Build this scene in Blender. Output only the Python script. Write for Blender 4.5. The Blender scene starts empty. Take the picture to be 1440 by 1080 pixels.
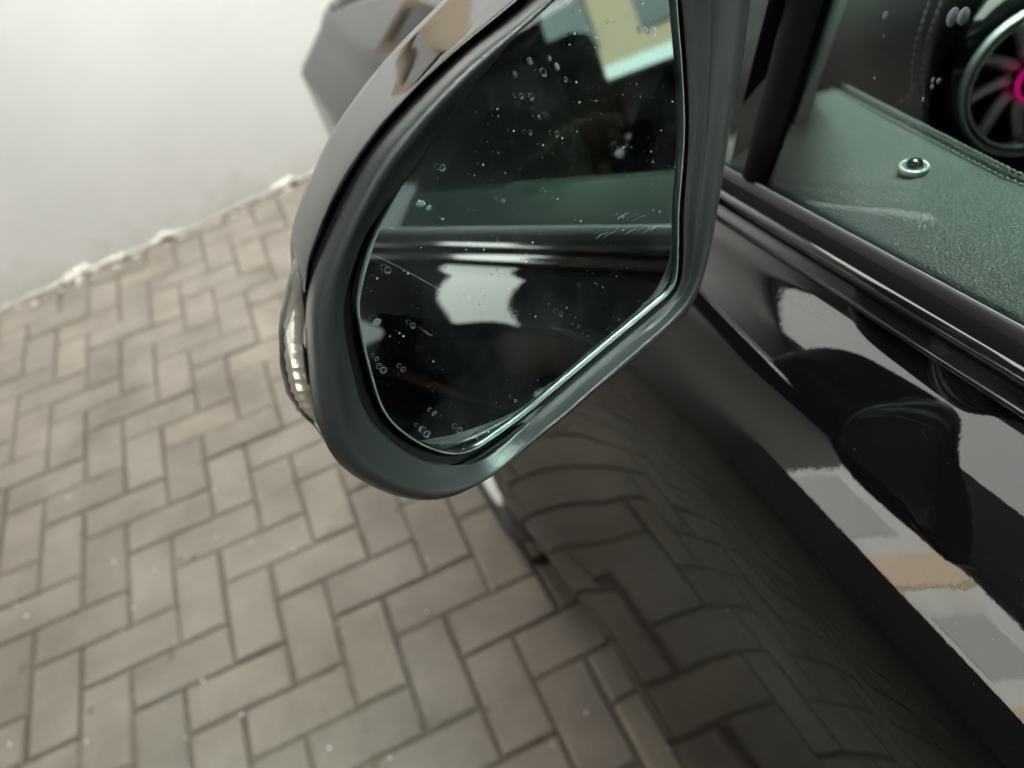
import bpy, bmesh, math, random
import numpy as np
from mathutils import Vector, Matrix

random.seed(7)
rng = np.random.default_rng(7)
SC = bpy.context.scene
COL = SC.collection

# ------------------------------------------------------------------ camera
CAM_H = 1.28
F_PX = 1082.0                                   # focal length in pixels of a 1440 wide picture
M = np.array([[0.90590593, 0.38775183, 0.17024383],
              [-0.38398607, 0.58259956, 0.71633264],
              [-0.17857531, 0.71430125, -0.6766717]])   # columns: right, up, forward in the world
CAM = np.array([0.0, 0.0, CAM_H])
cam_data = bpy.data.cameras.new("camera")
cam_data.sensor_width = 36.0
cam_data.lens = F_PX / 1440.0 * 36.0
cam_data.clip_start = 0.01
cam_data.clip_end = 200.0
cam_data.dof.use_dof = True
cam_data.dof.focus_distance = 0.325
cam_data.dof.aperture_fstop = 7.0
cam = bpy.data.objects.new("camera", cam_data)
COL.objects.link(cam)
rot = Matrix(((M[0, 0], M[0, 1], -M[0, 2]), (M[1, 0], M[1, 1], -M[1, 2]), (M[2, 0], M[2, 1], -M[2, 2])))
cam.matrix_world = Matrix.Translation(Vector(CAM)) @ rot.to_4x4()
SC.camera = cam

# ------------------------------------------------------------------ world and lamps (covered bay, open to daylight behind)
world = bpy.data.worlds.new("World")
SC.world = world
world.use_nodes = True
bg = world.node_tree.nodes["Background"]
bg.inputs["Color"].default_value = (0.93, 0.97, 1.0, 1)
bg.inputs["Strength"].default_value = 0.45
sun_d = bpy.data.lights.new("sun", 'SUN')          # falls on the facade across the yard, not into the bay
sun_d.energy = 5.0
sun_d.angle = math.radians(0.5)
sun_d.color = (1.0, 0.95, 0.88)
sun = bpy.data.objects.new("sun", sun_d)
COL.objects.link(sun)
sun.rotation_euler = Vector((-0.74, 0.12, -0.66)).to_track_quat('-Z', 'Y').to_euler()


def area_lamp(name, loc, target, sx, sy, watts, col, spread=180):
    d = bpy.data.lights.new(name, 'AREA')
    d.shape = 'RECTANGLE'
    d.size, d.size_y = sx, sy
    d.energy = watts
    d.color = col
    d.spread = math.radians(spread)
    o = bpy.data.objects.new(name, d)
    COL.objects.link(o)
    o.location = loc
    o.rotation_euler = (Vector(target) - Vector(loc)).to_track_quat('-Z', 'Y').to_euler()
    return o


area_lamp("lamp_front", (0.65, 1.85, 2.86), (0.75, 2.75, 0.7), 2.8, 0.5, 8.9, (0.97, 0.985, 0.97), 105)
area_lamp("lamp_panel", (0.1, 1.80, 2.93), (0.1, 1.80, 0), 1.2, 1.7, 5.0, (1.0, 0.97, 0.93))
area_lamp("lamp_middle", (0.75, -0.6, 2.88), (0.1, 0.25, 1.05), 0.7, 0.9, 0.50, (0.78, 1.0, 0.90), 26)
area_lamp("lamp_car", (1.45, 0.95, 2.88), (0.55, 0.2, 1.0), 1.1, 0.9, 1.3, (0.90, 1.0, 0.95), 32)
area_lamp("lamp_rear", (-0.25, -2.0, 2.88), (-0.25, -2.0, 0), 1.7, 0.45, 3.2, (1.0, 0.96, 0.90))
po_ = area_lamp("daylight_portal", (-2.38, 1.375, 1.275), (0, 1.375, 1.275), 1.95, 0.85, 1, (1, 1, 1))
po_.data.cycles.is_portal = True

SC.view_settings.view_transform = 'Standard'
SC.view_settings.look = 'None'
SC.view_settings.exposure = 3.0
SC.view_settings.gamma = 1.0
SC.render.engine = 'CYCLES'
SC.cycles.max_bounces = 10
SC.cycles.glossy_bounces = 8
SC.cycles.transparent_max_bounces = 16
SC.cycles.caustics_reflective = False
SC.cycles.caustics_refractive = False
SC.cycles.sample_clamp_indirect = 6.0


# ------------------------------------------------------------------ materials
def mat(name, col=(0.5, 0.5, 0.5), rough=0.5, metal=0.0, spec=0.5, coat=0.0, coat_rough=0.03, ior=1.5):
    m = bpy.data.materials.new(name)
    m.use_nodes = True
    p = m.node_tree.nodes["Principled BSDF"]
    p.inputs["Base Color"].default_value = (*col, 1)
    p.inputs["Roughness"].default_value = rough
    p.inputs["Metallic"].default_value = metal
    p.inputs["Specular IOR Level"].default_value = spec
    p.inputs["Coat Weight"].default_value = coat
    p.inputs["Coat Roughness"].default_value = coat_rough
    p.inputs["IOR"].default_value = ior
    return m


def nodes(m):
    nt = m.node_tree
    return nt, nt.nodes, nt.links, nt.nodes["Principled BSDF"]


def noise(nt, scale, detail=4, rough=0.55, coord='Object', vec=None):
    n = nt.nodes.new('ShaderNodeTexNoise')
    n.inputs['Scale'].default_value = scale
    n.inputs['Detail'].default_value = detail
    n.inputs['Roughness'].default_value = rough
    if vec is None:
        tc = nt.nodes.new('ShaderNodeTexCoord')
        vec = tc.outputs[coord]
    nt.links.new(vec, n.inputs['Vector'])
    return n


def ramp(nt, fac, stops):
    r = nt.nodes.new('ShaderNodeValToRGB')
    el = r.color_ramp.elements
    while len(el) < len(stops):
        el.new(0.5)
    for e, (pos, c) in zip(el, stops):
        e.position = pos
        e.color = (*c, 1) if len(c) == 3 else c
    nt.links.new(fac, r.inputs['Fac'])
    return r


def bump(nt, p, height, strength, dist):
    b = nt.nodes.new('ShaderNodeBump')
    b.inputs['Strength'].default_value = strength
    b.inputs['Distance'].default_value = dist
    nt.links.new(height, b.inputs['Height'])
    nt.links.new(b.outputs['Normal'], p.inputs['Normal'])
    return b


MT = {}
# black car paint with a little orange peel and dust
m = mat("black_paint", (0.003, 0.003, 0.0032), 0.3, 0, 0.0, 0.66, 0.012, 1.5)
nt, N, L, P = nodes(m)
P.inputs['Coat IOR'].default_value = 1.55
nz = noise(nt, 220, 2)
b = bump(nt, P, nz.outputs['Fac'], 0.006, 0.002)
L.new(b.outputs['Normal'], P.inputs['Coat Normal'])
dn = noise(nt, 900, 2, 0.7)
dr = ramp(nt, dn.outputs['Fac'], [(0.0, (0.003, 0.003, 0.0032)), (0.735, (0.003, 0.003, 0.0032)), (0.76, (0.22, 0.21, 0.19))])
L.new(dr.outputs['Color'], P.inputs['Base Color'])
MT['paint'] = m
# grained black plastic of the mirror frame
m = mat("grained_plastic", (0.034, 0.0345, 0.034), 0.36, 0, 0.5)
nt, N, L, P = nodes(m)
nz = noise(nt, 1500, 3, 0.6)
bump(nt, P, nz.outputs['Fac'], 0.22, 0.0006)
n2 = noise(nt, 40, 4)
rr = ramp(nt, n2.outputs['Fac'], [(0.3, (0.30,) * 3), (0.7, (0.42,) * 3)])
L.new(rr.outputs['Color'], P.inputs['Roughness'])
MT['plastic'] = m
MT['gloss_black'] = mat("gloss_black_trim", (0.008, 0.008, 0.009), 0.08, 0, 0.5, 0.6, 0.03)
MT['rubber'] = mat("black_rubber", (0.010, 0.010, 0.011), 0.45)
m = mat("matte_black", (0.004, 0.004, 0.004), 0.8, 0, 0.2)
MT['matte'] = m
MT['edge'] = mat("polished_glass_edge", (0.22, 0.26, 0.245), 0.28, 0.0, 0.4, 0.1)
MT['lip'] = mat('seal_highlight_tint', (0.16, 0.20, 0.185), 0.3)  # pale tint of the highlight painted along the rubber lip
MT['reflector'] = mat('bright_reflector', (0.90, 0.88, 0.84), 0.2, 0.45)
MT['chrome'] = mat("bright_chrome", (0.82, 0.83, 0.82), 0.08, 1.0)
MT['satin'] = mat("satin_metal", (0.82, 0.84, 0.83), 0.42, 0.45)
# mirror: silvering behind the pane, dusty
m = mat("mirror_silver", (0.72, 0.80, 0.775), 0.0, 1.0)
MT['silver'] = m
# pane in front of the silvering: clear, slightly reflective, dusty specks
m = bpy.data.materials.new("mirror_pane")
m.use_nodes = True
nt = m.node_tree
for n in list(nt.nodes):
    nt.nodes.remove(n)
out = nt.nodes.new('ShaderNodeOutputMaterial')
tr = nt.nodes.new('ShaderNodeBsdfTransparent')
tr.inputs['Color'].default_value = (0.95, 0.985, 0.97, 1)
df = nt.nodes.new('ShaderNodeBsdfDiffuse')
df.inputs['Color'].default_value = (0.75, 0.82, 0.84, 1)
mx = nt.nodes.new('ShaderNodeMixShader')
tc = nt.nodes.new('ShaderNodeTexCoord')
vo = nt.nodes.new('ShaderNodeTexVoronoi')
vo.inputs['Scale'].default_value = 240
nt.links.new(tc.outputs['Object'], vo.inputs['Vector'])
lt = nt.nodes.new('ShaderNodeMath'); lt.operation = 'LESS_THAN'; lt.inputs[1].default_value = 0.10
nt.links.new(vo.outputs['Distance'], lt.inputs[0])
pn = noise(nt, 26, 3, 0.6)
gt = nt.nodes.new('ShaderNodeMath'); gt.operation = 'GREATER_THAN'; gt.inputs[1].default_value = 0.47
nt.links.new(pn.outputs['Fac'], gt.inputs[0])
sp = nt.nodes.new('ShaderNodeSeparateColor')
nt.links.new(vo.outputs['Color'], sp.inputs['Color'])
g2 = nt.nodes.new('ShaderNodeMath'); g2.operation = 'GREATER_THAN'; g2.inputs[1].default_value = 0.50
nt.links.new(sp.outputs['Red'], g2.inputs[0])
m1 = nt.nodes.new('ShaderNodeMath'); m1.operation = 'MULTIPLY'
nt.links.new(lt.outputs[0], m1.inputs[0]); nt.links.new(gt.outputs[0], m1.inputs[1])
m2 = nt.nodes.new('ShaderNodeMath'); m2.operation = 'MULTIPLY'
nt.links.new(m1.outputs[0], m2.inputs[0]); nt.links.new(g2.outputs[0], m2.inputs[1])
haze_n = noise(nt, 14, 4, 0.6)
hr = ramp(nt, haze_n.outputs['Fac'], [(0.45, (0.0,) * 3), (0.8, (0.035,) * 3)])
mxm = nt.nodes.new('ShaderNodeMath'); mxm.operation = 'MULTIPLY_ADD'; mxm.inputs[1].default_value = 0.55
nt.links.new(m2.outputs[0], mxm.inputs[0]); nt.links.new(hr.outputs['Color'], mxm.inputs[2])
nt.links.new(mxm.outputs[0], mx.inputs['Fac'])
nt.links.new(tr.outputs[0], mx.inputs[1]); nt.links.new(df.outputs[0], mx.inputs[2])
nt.links.new(mx.outputs[0], out.inputs['Surface'])
MT['pane'] = m


def tinted_glass(name, tint, ior=1.5, spots=False):
    m = bpy.data.materials.new(name)
    m.use_nodes = True
    nt = m.node_tree
    for n in list(nt.nodes):
        nt.nodes.remove(n)
    out = nt.nodes.new('ShaderNodeOutputMaterial')
    tr = nt.nodes.new('ShaderNodeBsdfTransparent')
    tr.inputs['Color'].default_value = (*tint, 1)
    gl = nt.nodes.new('ShaderNodeBsdfGlossy')
    gl.inputs['Roughness'].default_value = 0.0
    fr = nt.nodes.new('ShaderNodeFresnel')
    fr.inputs['IOR'].default_value = ior
    mx = nt.nodes.new('ShaderNodeMixShader')
    nt.links.new(fr.outputs[0], mx.inputs[0])
    nt.links.new(tr.outputs[0], mx.inputs[1])
    nt.links.new(gl.outputs[0], mx.inputs[2])
    nt.links.new(mx.outputs[0], out.inputs['Surface'])
    return m


MT['window'] = tinted_glass("green_tinted_glass", (0.80, 0.95, 0.87), 1.40)
MT['lens'] = tinted_glass("clear_lens", (0.93, 0.94, 0.92), 1.55)
# dried water spots
m = bpy.data.materials.new("dried_water")
m.use_nodes = True
nt = m.node_tree
P = nt.nodes["Principled BSDF"]
P.inputs['Base Color'].default_value = (0.55, 0.66, 0.72, 1)
P.inputs['Roughness'].default_value = 0.25
lw = nt.nodes.new('ShaderNodeLayerWeight'); lw.inputs['Blend'].default_value = 0.35
tc = nt.nodes.new('ShaderNodeTexCoord')
rr = ramp(nt, lw.outputs['Facing'], [(0.05, (0.22,) * 3), (0.5, (0.6,) * 3)])
nt.links.new(rr.outputs['Color'], P.inputs['Alpha'])
MT['spot'] = m
# leather
def leather(name, c1, c2, scale, rough, strength):
    m = mat(name, c1, rough)
    nt, N, L, P = nodes(m)
    tc = N.new('ShaderNodeTexCoord')
    wn = noise(nt, 60, 2, vec=tc.outputs['Object'])
    mixv = N.new('ShaderNodeMixRGB'); mixv.inputs[0].default_value = 0.0015
    L.new(tc.outputs['Object'], mixv.inputs[1]); L.new(wn.outputs['Color'], mixv.inputs[2])
    v = N.new('ShaderNodeTexVoronoi'); v.feature = 'DISTANCE_TO_EDGE'; v.inputs['Scale'].default_value = scale
    L.new(mixv.outputs[0], v.inputs['Vector'])
    r = ramp(nt, v.outputs['Distance'], [(0.0, (0, 0, 0)), (0.22, (1, 1, 1))])
    bump(nt, P, r.outputs['Color'], strength, 0.0006)
    mc = N.new('ShaderNodeMixRGB')
    mc.inputs[1].default_value = (*c2, 1); mc.inputs[2].default_value = (*c1, 1)
    L.new(r.outputs['Color'], mc.inputs[0]); L.new(mc.outputs[0], P.inputs['Base Color'])
    return m


MT['leather'] = leather("black_grained_leather", (0.088, 0.090, 0.088), (0.060, 0.061, 0.060), 430, 0.50, 0.40)
MT['dark_leather'] = leather("dark_dash_leather", (0.016, 0.016, 0.017), (0.010, 0.010, 0.010), 700, 0.5, 0.6)
MT['fabric'] = mat("grey_pillar_fabric", (0.46, 0.48, 0.47), 0.95, 0, 0.1)
nt, N, L, P = nodes(MT['fabric'])
nz = noise(nt, 900, 3, 0.7)
bump(nt, P, nz.outputs['Fac'], 0.7, 0.0015)
MT['thread'] = mat("grey_thread", (0.30, 0.32, 0.31), 0.7)
m = mat("pink_light", (0.8, 0.02, 0.3), 0.4)
P = m.node_tree.nodes["Principled BSDF"]
P.inputs['Emission Color'].default_value = (1.0, 0.01, 0.32, 1)
P.inputs['Emission Strength'].default_value = 0.045
MT['pink'] = m
MT['seat'] = mat("dark_seat_leather", (0.045, 0.045, 0.046), 0.5)
MT['tyre'] = mat("tyre_rubber", (0.028, 0.030, 0.034), 0.6)
MT['skin_headliner'] = mat("grey_headliner", (0.20, 0.20, 0.20), 0.9)
MT['piano'] = mat("silver_trim", (0.5, 0.55, 0.52), 0.15, 1.0)

# paving brick
m = mat("paving_brick", (0.25, 0.22, 0.18), 0.78, 0, 0.35)
nt, N, L, P = nodes(m)
geo = N.new('ShaderNodeNewGeometry')
oi = N.new('ShaderNodeObjectInfo')
n1 = noise(nt, 7, 5, 0.6, vec=geo.outputs['Position'])
r1 = ramp(nt, n1.outputs['Fac'], [(0.25, (0.166, 0.149, 0.126)), (0.5, (0.222, 0.199, 0.169)), (0.78, (0.274, 0.247, 0.213))])
n2 = noise(nt, 260, 4, 0.7, vec=geo.outputs['Position'])
r2 = ramp(nt, n2.outputs['Fac'], [(0.25, (0.78,) * 3), (0.7, (1.1,) * 3)])
mu = N.new('ShaderNodeMixRGB'); mu.blend_type = 'MULTIPLY'; mu.inputs[0].default_value = 1
L.new(r1.outputs['Color'], mu.inputs[1]); L.new(r2.outputs['Color'], mu.inputs[2])
r3 = ramp(nt, oi.outputs['Random'], [(0.0, (0.90, 0.90, 0.90)), (0.5, (0.98, 0.98, 0.98)), (1.0, (1.06, 1.045, 1.02))])
mu2 = N.new('ShaderNodeMixRGB'); mu2.blend_type = 'MULTIPLY'; mu2.inputs[0].default_value = 1
L.new(mu.outputs[0], mu2.inputs[1]); L.new(r3.outputs['Color'], mu2.inputs[2])
n4 = noise(nt, 2.6, 6, 0.65, vec=geo.outputs['Position'])
r4 = ramp(nt, n4.outputs['Fac'], [(0.30, (0.72, 0.70, 0.68)), (0.52, (1.0, 1.0, 1.0)), (0.75, (1.06, 1.05, 1.04))])
mu3 = N.new('ShaderNodeMixRGB'); mu3.blend_type = 'MULTIPLY'; mu3.inputs[0].default_value = 0.8
L.new(mu2.outputs[0], mu3.inputs[1]); L.new(r4.outputs['Color'], mu3.inputs[2])
vs_ = N.new('ShaderNodeTexVoronoi'); vs_.inputs['Scale'].default_value = 9
L.new(geo.outputs['Position'], vs_.inputs['Vector'])
r5 = ramp(nt, vs_.outputs['Distance'], [(0.0, (0.35, 0.33, 0.31)), (0.05, (0.5, 0.48, 0.46)), (0.09, (1, 1, 1))])
mu4 = N.new('ShaderNodeMixRGB'); mu4.blend_type = 'MULTIPLY'; mu4.inputs[0].default_value = 0.7
L.new(mu3.outputs[0], mu4.inputs[1]); L.new(r5.outputs['Color'], mu4.inputs[2])
L.new(mu4.outputs[0], P.inputs['Base Color'])
bump(nt, P, n2.outputs['Fac'], 0.35, 0.002)
MT['brick'] = m
m = mat("joint_sand", (0.10, 0.082, 0.06), 0.95, 0, 0.1)
nt, N, L, P = nodes(m)
nz = noise(nt, 60, 5, 0.7)
r = ramp(nt, nz.outputs['Fac'], [(0.3, (0.085, 0.073, 0.059)), (0.7, (0.19, 0.166, 0.136))])
L.new(r.outputs['Color'], P.inputs['Base Color'])
bump(nt, P, nz.outputs['Fac'], 0.6, 0.004)
MT['sand'] = m
m = mat("yard_asphalt", (0.045, 0.045, 0.044), 0.9, 0, 0.2)
nt, N, L, P = nodes(m)
r = ramp(nt, noise(nt, 8, 6, 0.7).outputs['Fac'], [(0.3, (0.035, 0.035, 0.034)), (0.7, (0.058, 0.057, 0.055))])
L.new(r.outputs['Color'], P.inputs['Base Color'])
MT['asphalt'] = m
# painted wall
m = mat("white_wall_paint", (0.78, 0.775, 0.76), 0.5, 0, 0.4)
nt, N, L, P = nodes(m)
nz = noise(nt, 1.6, 4, 0.5)
r = ramp(nt, nz.outputs['Fac'], [(0.3, (0.60, 0.605, 0.585)), (0.7, (0.68, 0.68, 0.66))])
L.new(r.outputs['Color'], P.inputs['Base Color'])
geo = N.new('ShaderNodeNewGeometry')
sx = N.new('ShaderNodeSeparateXYZ'); L.new(geo.outputs['Position'], sx.inputs[0])
dn_ = noise(nt, 9, 6, 0.7)
hz = N.new('ShaderNodeMath'); hz.operation = 'MULTIPLY_ADD'; hz.inputs[1].default_value = -2.2; hz.inputs[2].default_value = 0.42
L.new(sx.outputs['Z'], hz.inputs[0])
ad = N.new('ShaderNodeMath'); ad.operation = 'ADD'; L.new(hz.outputs[0], ad.inputs[0]); L.new(dn_.outputs['Fac'], ad.inputs[1])
rs = ramp(nt, ad.outputs[0], [(0.62, (1, 1, 1)), (0.95, (0.80, 0.78, 0.74))])
n9 = noise(nt, 45, 5, 0.7)
rg = ramp(nt, n9.outputs['Fac'], [(0.3, (0.965,) * 3), (0.7, (1.0,) * 3)])
q1 = N.new('ShaderNodeMixRGB'); q1.blend_type = 'MULTIPLY'; q1.inputs[0].default_value = 1
L.new(r.outputs['Color'], q1.inputs[1]); L.new(rs.outputs['Color'], q1.inputs[2])
q2 = N.new('ShaderNodeMixRGB'); q2.blend_type = 'MULTIPLY'; q2.inputs[0].default_value = 1
L.new(q1.outputs[0], q2.inputs[1]); L.new(rg.outputs['Color'], q2.inputs[2])
L.new(q2.outputs[0], P.inputs['Base Color'])
bump(nt, P, noise(nt, 25, 4).outputs['Fac'], 0.12, 0.01)
MT['wall'] = m
MT['residue'] = mat("white_crumbly_plaster", (0.70, 0.68, 0.62), 0.9)
MT['tan'] = mat("tan_paint", (0.82, 0.68, 0.50), 0.5)
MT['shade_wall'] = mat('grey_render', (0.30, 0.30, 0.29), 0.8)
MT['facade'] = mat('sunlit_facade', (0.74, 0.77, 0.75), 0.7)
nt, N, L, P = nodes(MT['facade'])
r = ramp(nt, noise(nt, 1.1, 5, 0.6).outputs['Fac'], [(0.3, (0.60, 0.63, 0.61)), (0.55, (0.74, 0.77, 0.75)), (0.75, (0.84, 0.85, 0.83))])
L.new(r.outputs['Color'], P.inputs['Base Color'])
MT['pale_panel'] = mat('pale_grey_panel', (0.52, 0.56, 0.55), 0.6)
MT['brown_render'] = mat('brown_render', (0.34, 0.25, 0.17), 0.8)
MT['ceiling'] = mat("pale_ceiling", (0.62, 0.63, 0.61), 0.8)
MT['chip'] = mat("pale_grit", (0.85, 0.82, 0.78), 0.3)


# ------------------------------------------------------------------ helpers
def ray(px, py):
    v = np.array([px - 720.0, 540.0 - py, F_PX])
    return M @ (v / np.linalg.norm(v))


def at_k(px, py, k):            # point k metres below the camera
    r = ray(px, py)
    return CAM + r * (-k / r[2])


def at_x(px, py, X):
    r = ray(px, py)
    return CAM + r * (X / r[0])


def at_y(px, py, Y):
    r = ray(px, py)
    return CAM + r * (Y / r[1])


def link(name, me, material, parent=None, smooth=True, label=None, kind=None):
    if material is not None:
        me.materials.append(MT[material] if isinstance(material, str) else material)
    if smooth:
        for p in me.polygons:
            p.use_smooth = True
    o = bpy.data.objects.new(name, me)
    COL.objects.link(o)
    if parent is not None:
        o.parent = parent
    if label:
        o["label"] = label
    if kind:
        o["kind"] = kind
    return o


def mesh(name, verts, faces):
    me = bpy.data.meshes.new(name)
    me.from_pydata([tuple(map(float, v)) for v in verts], [], faces)
    me.validate()
    me.update()
    return me


def grid(name, rows, material, parent=None, closed=False, cap0=False, cap1=False, smooth=True, sharp=None, **kw):
    """rows: list of equally long point lists; closed joins each row's ends."""
    n = len(rows[0])
    v = [p for r in rows for p in r]
    f = []
    for i in range(len(rows) - 1):
        for j in range(n if closed else n - 1):
            a = i * n + j
            b_ = i * n + (j + 1) % n
            f.append((a, b_, b_ + n, a + n))
    if cap0:
        f.append(tuple(range(n))[::-1])
    if cap1:
        k = (len(rows) - 1) * n
        f.append(tuple(range(k, k + n)))
    me = fix(mesh(name, v, f))
    if sharp is not None:
        for e in me.edges:
            a, b_ = e.vertices
            if a % n in sharp and b_ % n in sharp and a // n != b_ // n and a < n * len(rows):
                e.use_edge_sharp = True
    return link(name, me, material, parent, smooth, **kw)


def fix(me):
    bm = bmesh.new()
    bm.from_mesh(me)
    bmesh.ops.recalc_face_normals(bm, faces=bm.faces)
    bm.to_mesh(me)
    bm.free()
    return me


def box(name, lo, hi, material, parent=None, bevel=0.0, **kw):
    bm = bmesh.new()
    bmesh.ops.create_cube(bm, size=1)
    lo, hi = np.array(lo, float), np.array(hi, float)
    for v in bm.verts:
        v.co = Vector(lo + (np.array(v.co) + 0.5) * (hi - lo))
    if bevel:
        bmesh.ops.bevel(bm, geom=bm.edges[:] + bm.verts[:], offset=bevel, segments=2, affect='EDGES', profile=0.5)
    me = bpy.data.meshes.new(name)
    bm.to_mesh(me)
    bm.free()
    return link(name, me, material, parent, False, **kw)


def tube_rows(path, rad, n=10, up=(0, 0, 1)):
    path = [np.array(p, float) for p in path]
    rows = []
    for i, p in enumerate(path):
        t = path[min(i + 1, len(path) - 1)] - path[max(i - 1, 0)]
        t /= np.linalg.norm(t)
        a = np.cross(t, up)
        if np.linalg.norm(a) < 1e-4:
            a = np.cross(t, (1, 0, 0))
        a /= np.linalg.norm(a)
        b_ = np.cross(a, t)
        r = rad[i] if isinstance(rad, (list, tuple)) else rad
        rows.append([p + r * (math.cos(q) * a + math.sin(q) * b_) for q in np.linspace(0, 2 * math.pi, n, endpoint=False)])
    return rows


def smooth_closed(pts, n=160, centre=(0.012, 0.0)):
    """Catmull-Rom through closed (u, v) points, resampled by angle about a centre."""
    P_ = np.array(pts, float)
    k = len(P_)
    out = []
    for i in range(k):
        p0, p1, p2, p3 = P_[i - 1], P_[i], P_[(i + 1) % k], P_[(i + 2) % k]
        for t in np.linspace(0, 1, 24, endpoint=False):
            out.append(0.5 * ((2 * p1) + (-p0 + p2) * t + (2 * p0 - 5 * p1 + 4 * p2 - p3) * t * t + (-p0 + 3 * p1 - 3 * p2 + p3) * t ** 3))
    out = np.array(out)
    c = np.array(centre)
    ang = np.unwrap(np.arctan2(out[:, 1] - c[1], out[:, 0] - c[0]))
    if ang[-1] < ang[0]:
        out = out[::-1]
        ang = np.unwrap(np.arctan2(out[:, 1] - c[1], out[:, 0] - c[0]))
    rad = np.hypot(out[:, 0] - c[0], out[:, 1] - c[1])
    A = np.concatenate([ang - 2 * math.pi, ang, ang + 2 * math.pi])
    R = np.concatenate([rad] * 3)
    o = np.argsort(A)
    th = np.linspace(0, 2 * math.pi, n, endpoint=False)
    rr_ = np.interp(th, A[o], R[o])
    rr_ = (np.roll(rr_, 1) + 2 * rr_ + np.roll(rr_, -1)) / 4
    return np.stack([c[0] + rr_ * np.cos(th), c[1] + rr_ * np.sin(th)], 1)


def thing(name, label, cat, loc=(0, 0, 0), group=None):
    o = bpy.data.objects.new(name, None)
    o.empty_display_size = 0.1
    COL.objects.link(o)
    o.location = loc
    o["label"] = label
    o["category"] = cat
    if group:
        o["group"] = group
    return o


def sstep(x):
    x = min(1.0, max(0.0, x))
    return x * x * (3 - 2 * x)


# ------------------------------------------------------------------ paving
pav = link("pavement", mesh("pavement", [(-2.46, -4.4, 0.0235), (3.4, -4.4, 0.0235), (3.4, 3.6, 0.0235), (-2.46, 3.6, 0.0235)], [(0, 1, 2, 3)]), 'sand', None, False, kind="structure")
link("yard", mesh("yard", [(-60, -60, 0.012), (60, -60, 0.012), (60, 60, 0.012), (-60, 60, 0.012)], [(0, 1, 2, 3)]), 'asphalt', None, False, kind="structure")
U = 0.0968                                  # brick module
ORG = (-0.384 * U, 7.495 * U)                 # a brick corner
ANG = 0.0


def brick_mesh(seed, lx, ly):
    r = np.random.default_rng(seed)
    gap = 0.0027
    hx, hy = lx / 2 - gap, ly / 2 - gap
    bv, zt = 0.006, 0.0
    vs, fs = [], []
    def ringpts(ix, z, jit):
        pts = []
        c = 0.003
        for (sx, sy) in ((-1, -1), (1, -1), (1, 1), (-1, 1)):
            ax, ay = sx * (hx - ix), sy * (hy - ix)
            if sx * sy > 0:
                q = [(ax, ay - sy * c), (ax - sx * c, ay)]
            else:
                q = [(ax - sx * c, ay), (ax, ay - sy * c)]
            if (sx, sy) in ((-1, -1), (1, 1)):
                pass
            pts += [(x + r.normal(0, jit), y + r.normal(0, jit), z) for x, y in q]
        return pts
    rings = [ringpts(0, -0.03, 0), ringpts(0, -0.006, 0.0007), ringpts(0.002, -0.0018, 0.0007), ringpts(bv, 0, 0.0006)]
    n = len(rings[0])
    for q in rings:
        vs += q
    for i in range(3):
        for j in range(n):
            a, b_ = i * n + j, i * n + (j + 1) % n
            fs.append((a, b_, b_ + n, a + n))
    fs.append(tuple(range(3 * n, 4 * n)))
    me = fix(mesh("brick", vs, fs))
    me.materials.append(MT['brick'])
    return me


BM = [(brick_mesh(i, 2 * U, U), brick_mesh(50 + i, U, 2 * U)) for i in range(6)]


def project(p):
    c = M.T @ (np.array(p) - CAM)
    if c[2] <= 0.05:
        return None
    return 720 + F_PX * c[0] / c[2], 540 - F_PX * c[1] / c[2]


ca, sa = math.cos(ANG), math.sin(ANG)
near, far = [], []
for ix in range(-34, 24):
    for iy in range(-34, 26):
        s = (ix + iy) % 4
        if s == 0:
            o = 0; cx, cy = (ix + 1) * U, (iy + 0.5) * U
        elif s == 2:
            o = 1; cx, cy = (ix + 0.5) * U, (iy + 1) * U
        else:
            continue
        X = ORG[0] + ca * cx - sa * cy
        Y = ORG[1] + sa * cx + ca * cy
        if Y > 2.95 + 0.158 * X or Y < -2.2 or X > 1.6:
            continue
        q = project((X, Y, 0.03))
        seen = q is not None and -45 < q[0] < 1000 and -45 < q[1] < 1130 and X < 0.22
        (near if seen else far).append((X, Y, o))
print("bricks singly:", len(near), "joined:", len(far))
PZ = 0.03


def brick_tf(X, Y):
    return (X + random.gauss(0, 0.0008), Y + random.gauss(0, 0.0008), PZ + random.gauss(0, 0.0012)), \
           (random.gauss(0, 0.006), random.gauss(0, 0.006), ANG + random.gauss(0, 0.006))


near.sort(key=lambda q: q[0] ** 2 + q[1] ** 2)
far += near[295:]
for (X, Y, o) in near[:295]:
    b_ = bpy.data.objects.new("brick", random.choice(BM)[o])
    COL.objects.link(b_)
    b_.location, b_.rotation_euler = brick_tf(X, Y)
    b_.parent = pav
bm = bmesh.new()
for (X, Y, o) in far:
    me = random.choice(BM)[o]
    l, e = brick_tf(X, Y)
    n0 = len(bm.verts)
    bm.from_mesh(me)
    bm.verts.ensure_lookup_table()
    from mathutils import Euler
    tf = Matrix.Translation(l) @ Euler(e).to_matrix().to_4x4()
    bmesh.ops.transform(bm, matrix=tf, verts=bm.verts[n0:])
me = bpy.data.meshes.new("distant_bricks")
bm.to_mesh(me); bm.free()
link("distant_bricks", me, 'brick', pav, False, kind="stuff")

# grit on the paving
vs, fs = [], []
def blob(vs, fs, c, r, squash=0.6):
    n0 = len(vs)
    bmb = bmesh.new()
    bmesh.ops.create_icosphere(bmb, subdivisions=1, radius=r)
    for v in bmb.verts:
        vs.append((c[0] + v.co.x * random.uniform(0.7, 1.3), c[1] + v.co.y * random.uniform(0.7, 1.3), c[2] + v.co.z * squash))
    bmb.verts.index_update()
    for f_ in bmb.faces:
        fs.append(tuple(n0 + v.index for v in f_.verts))
    bmb.free()


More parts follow.
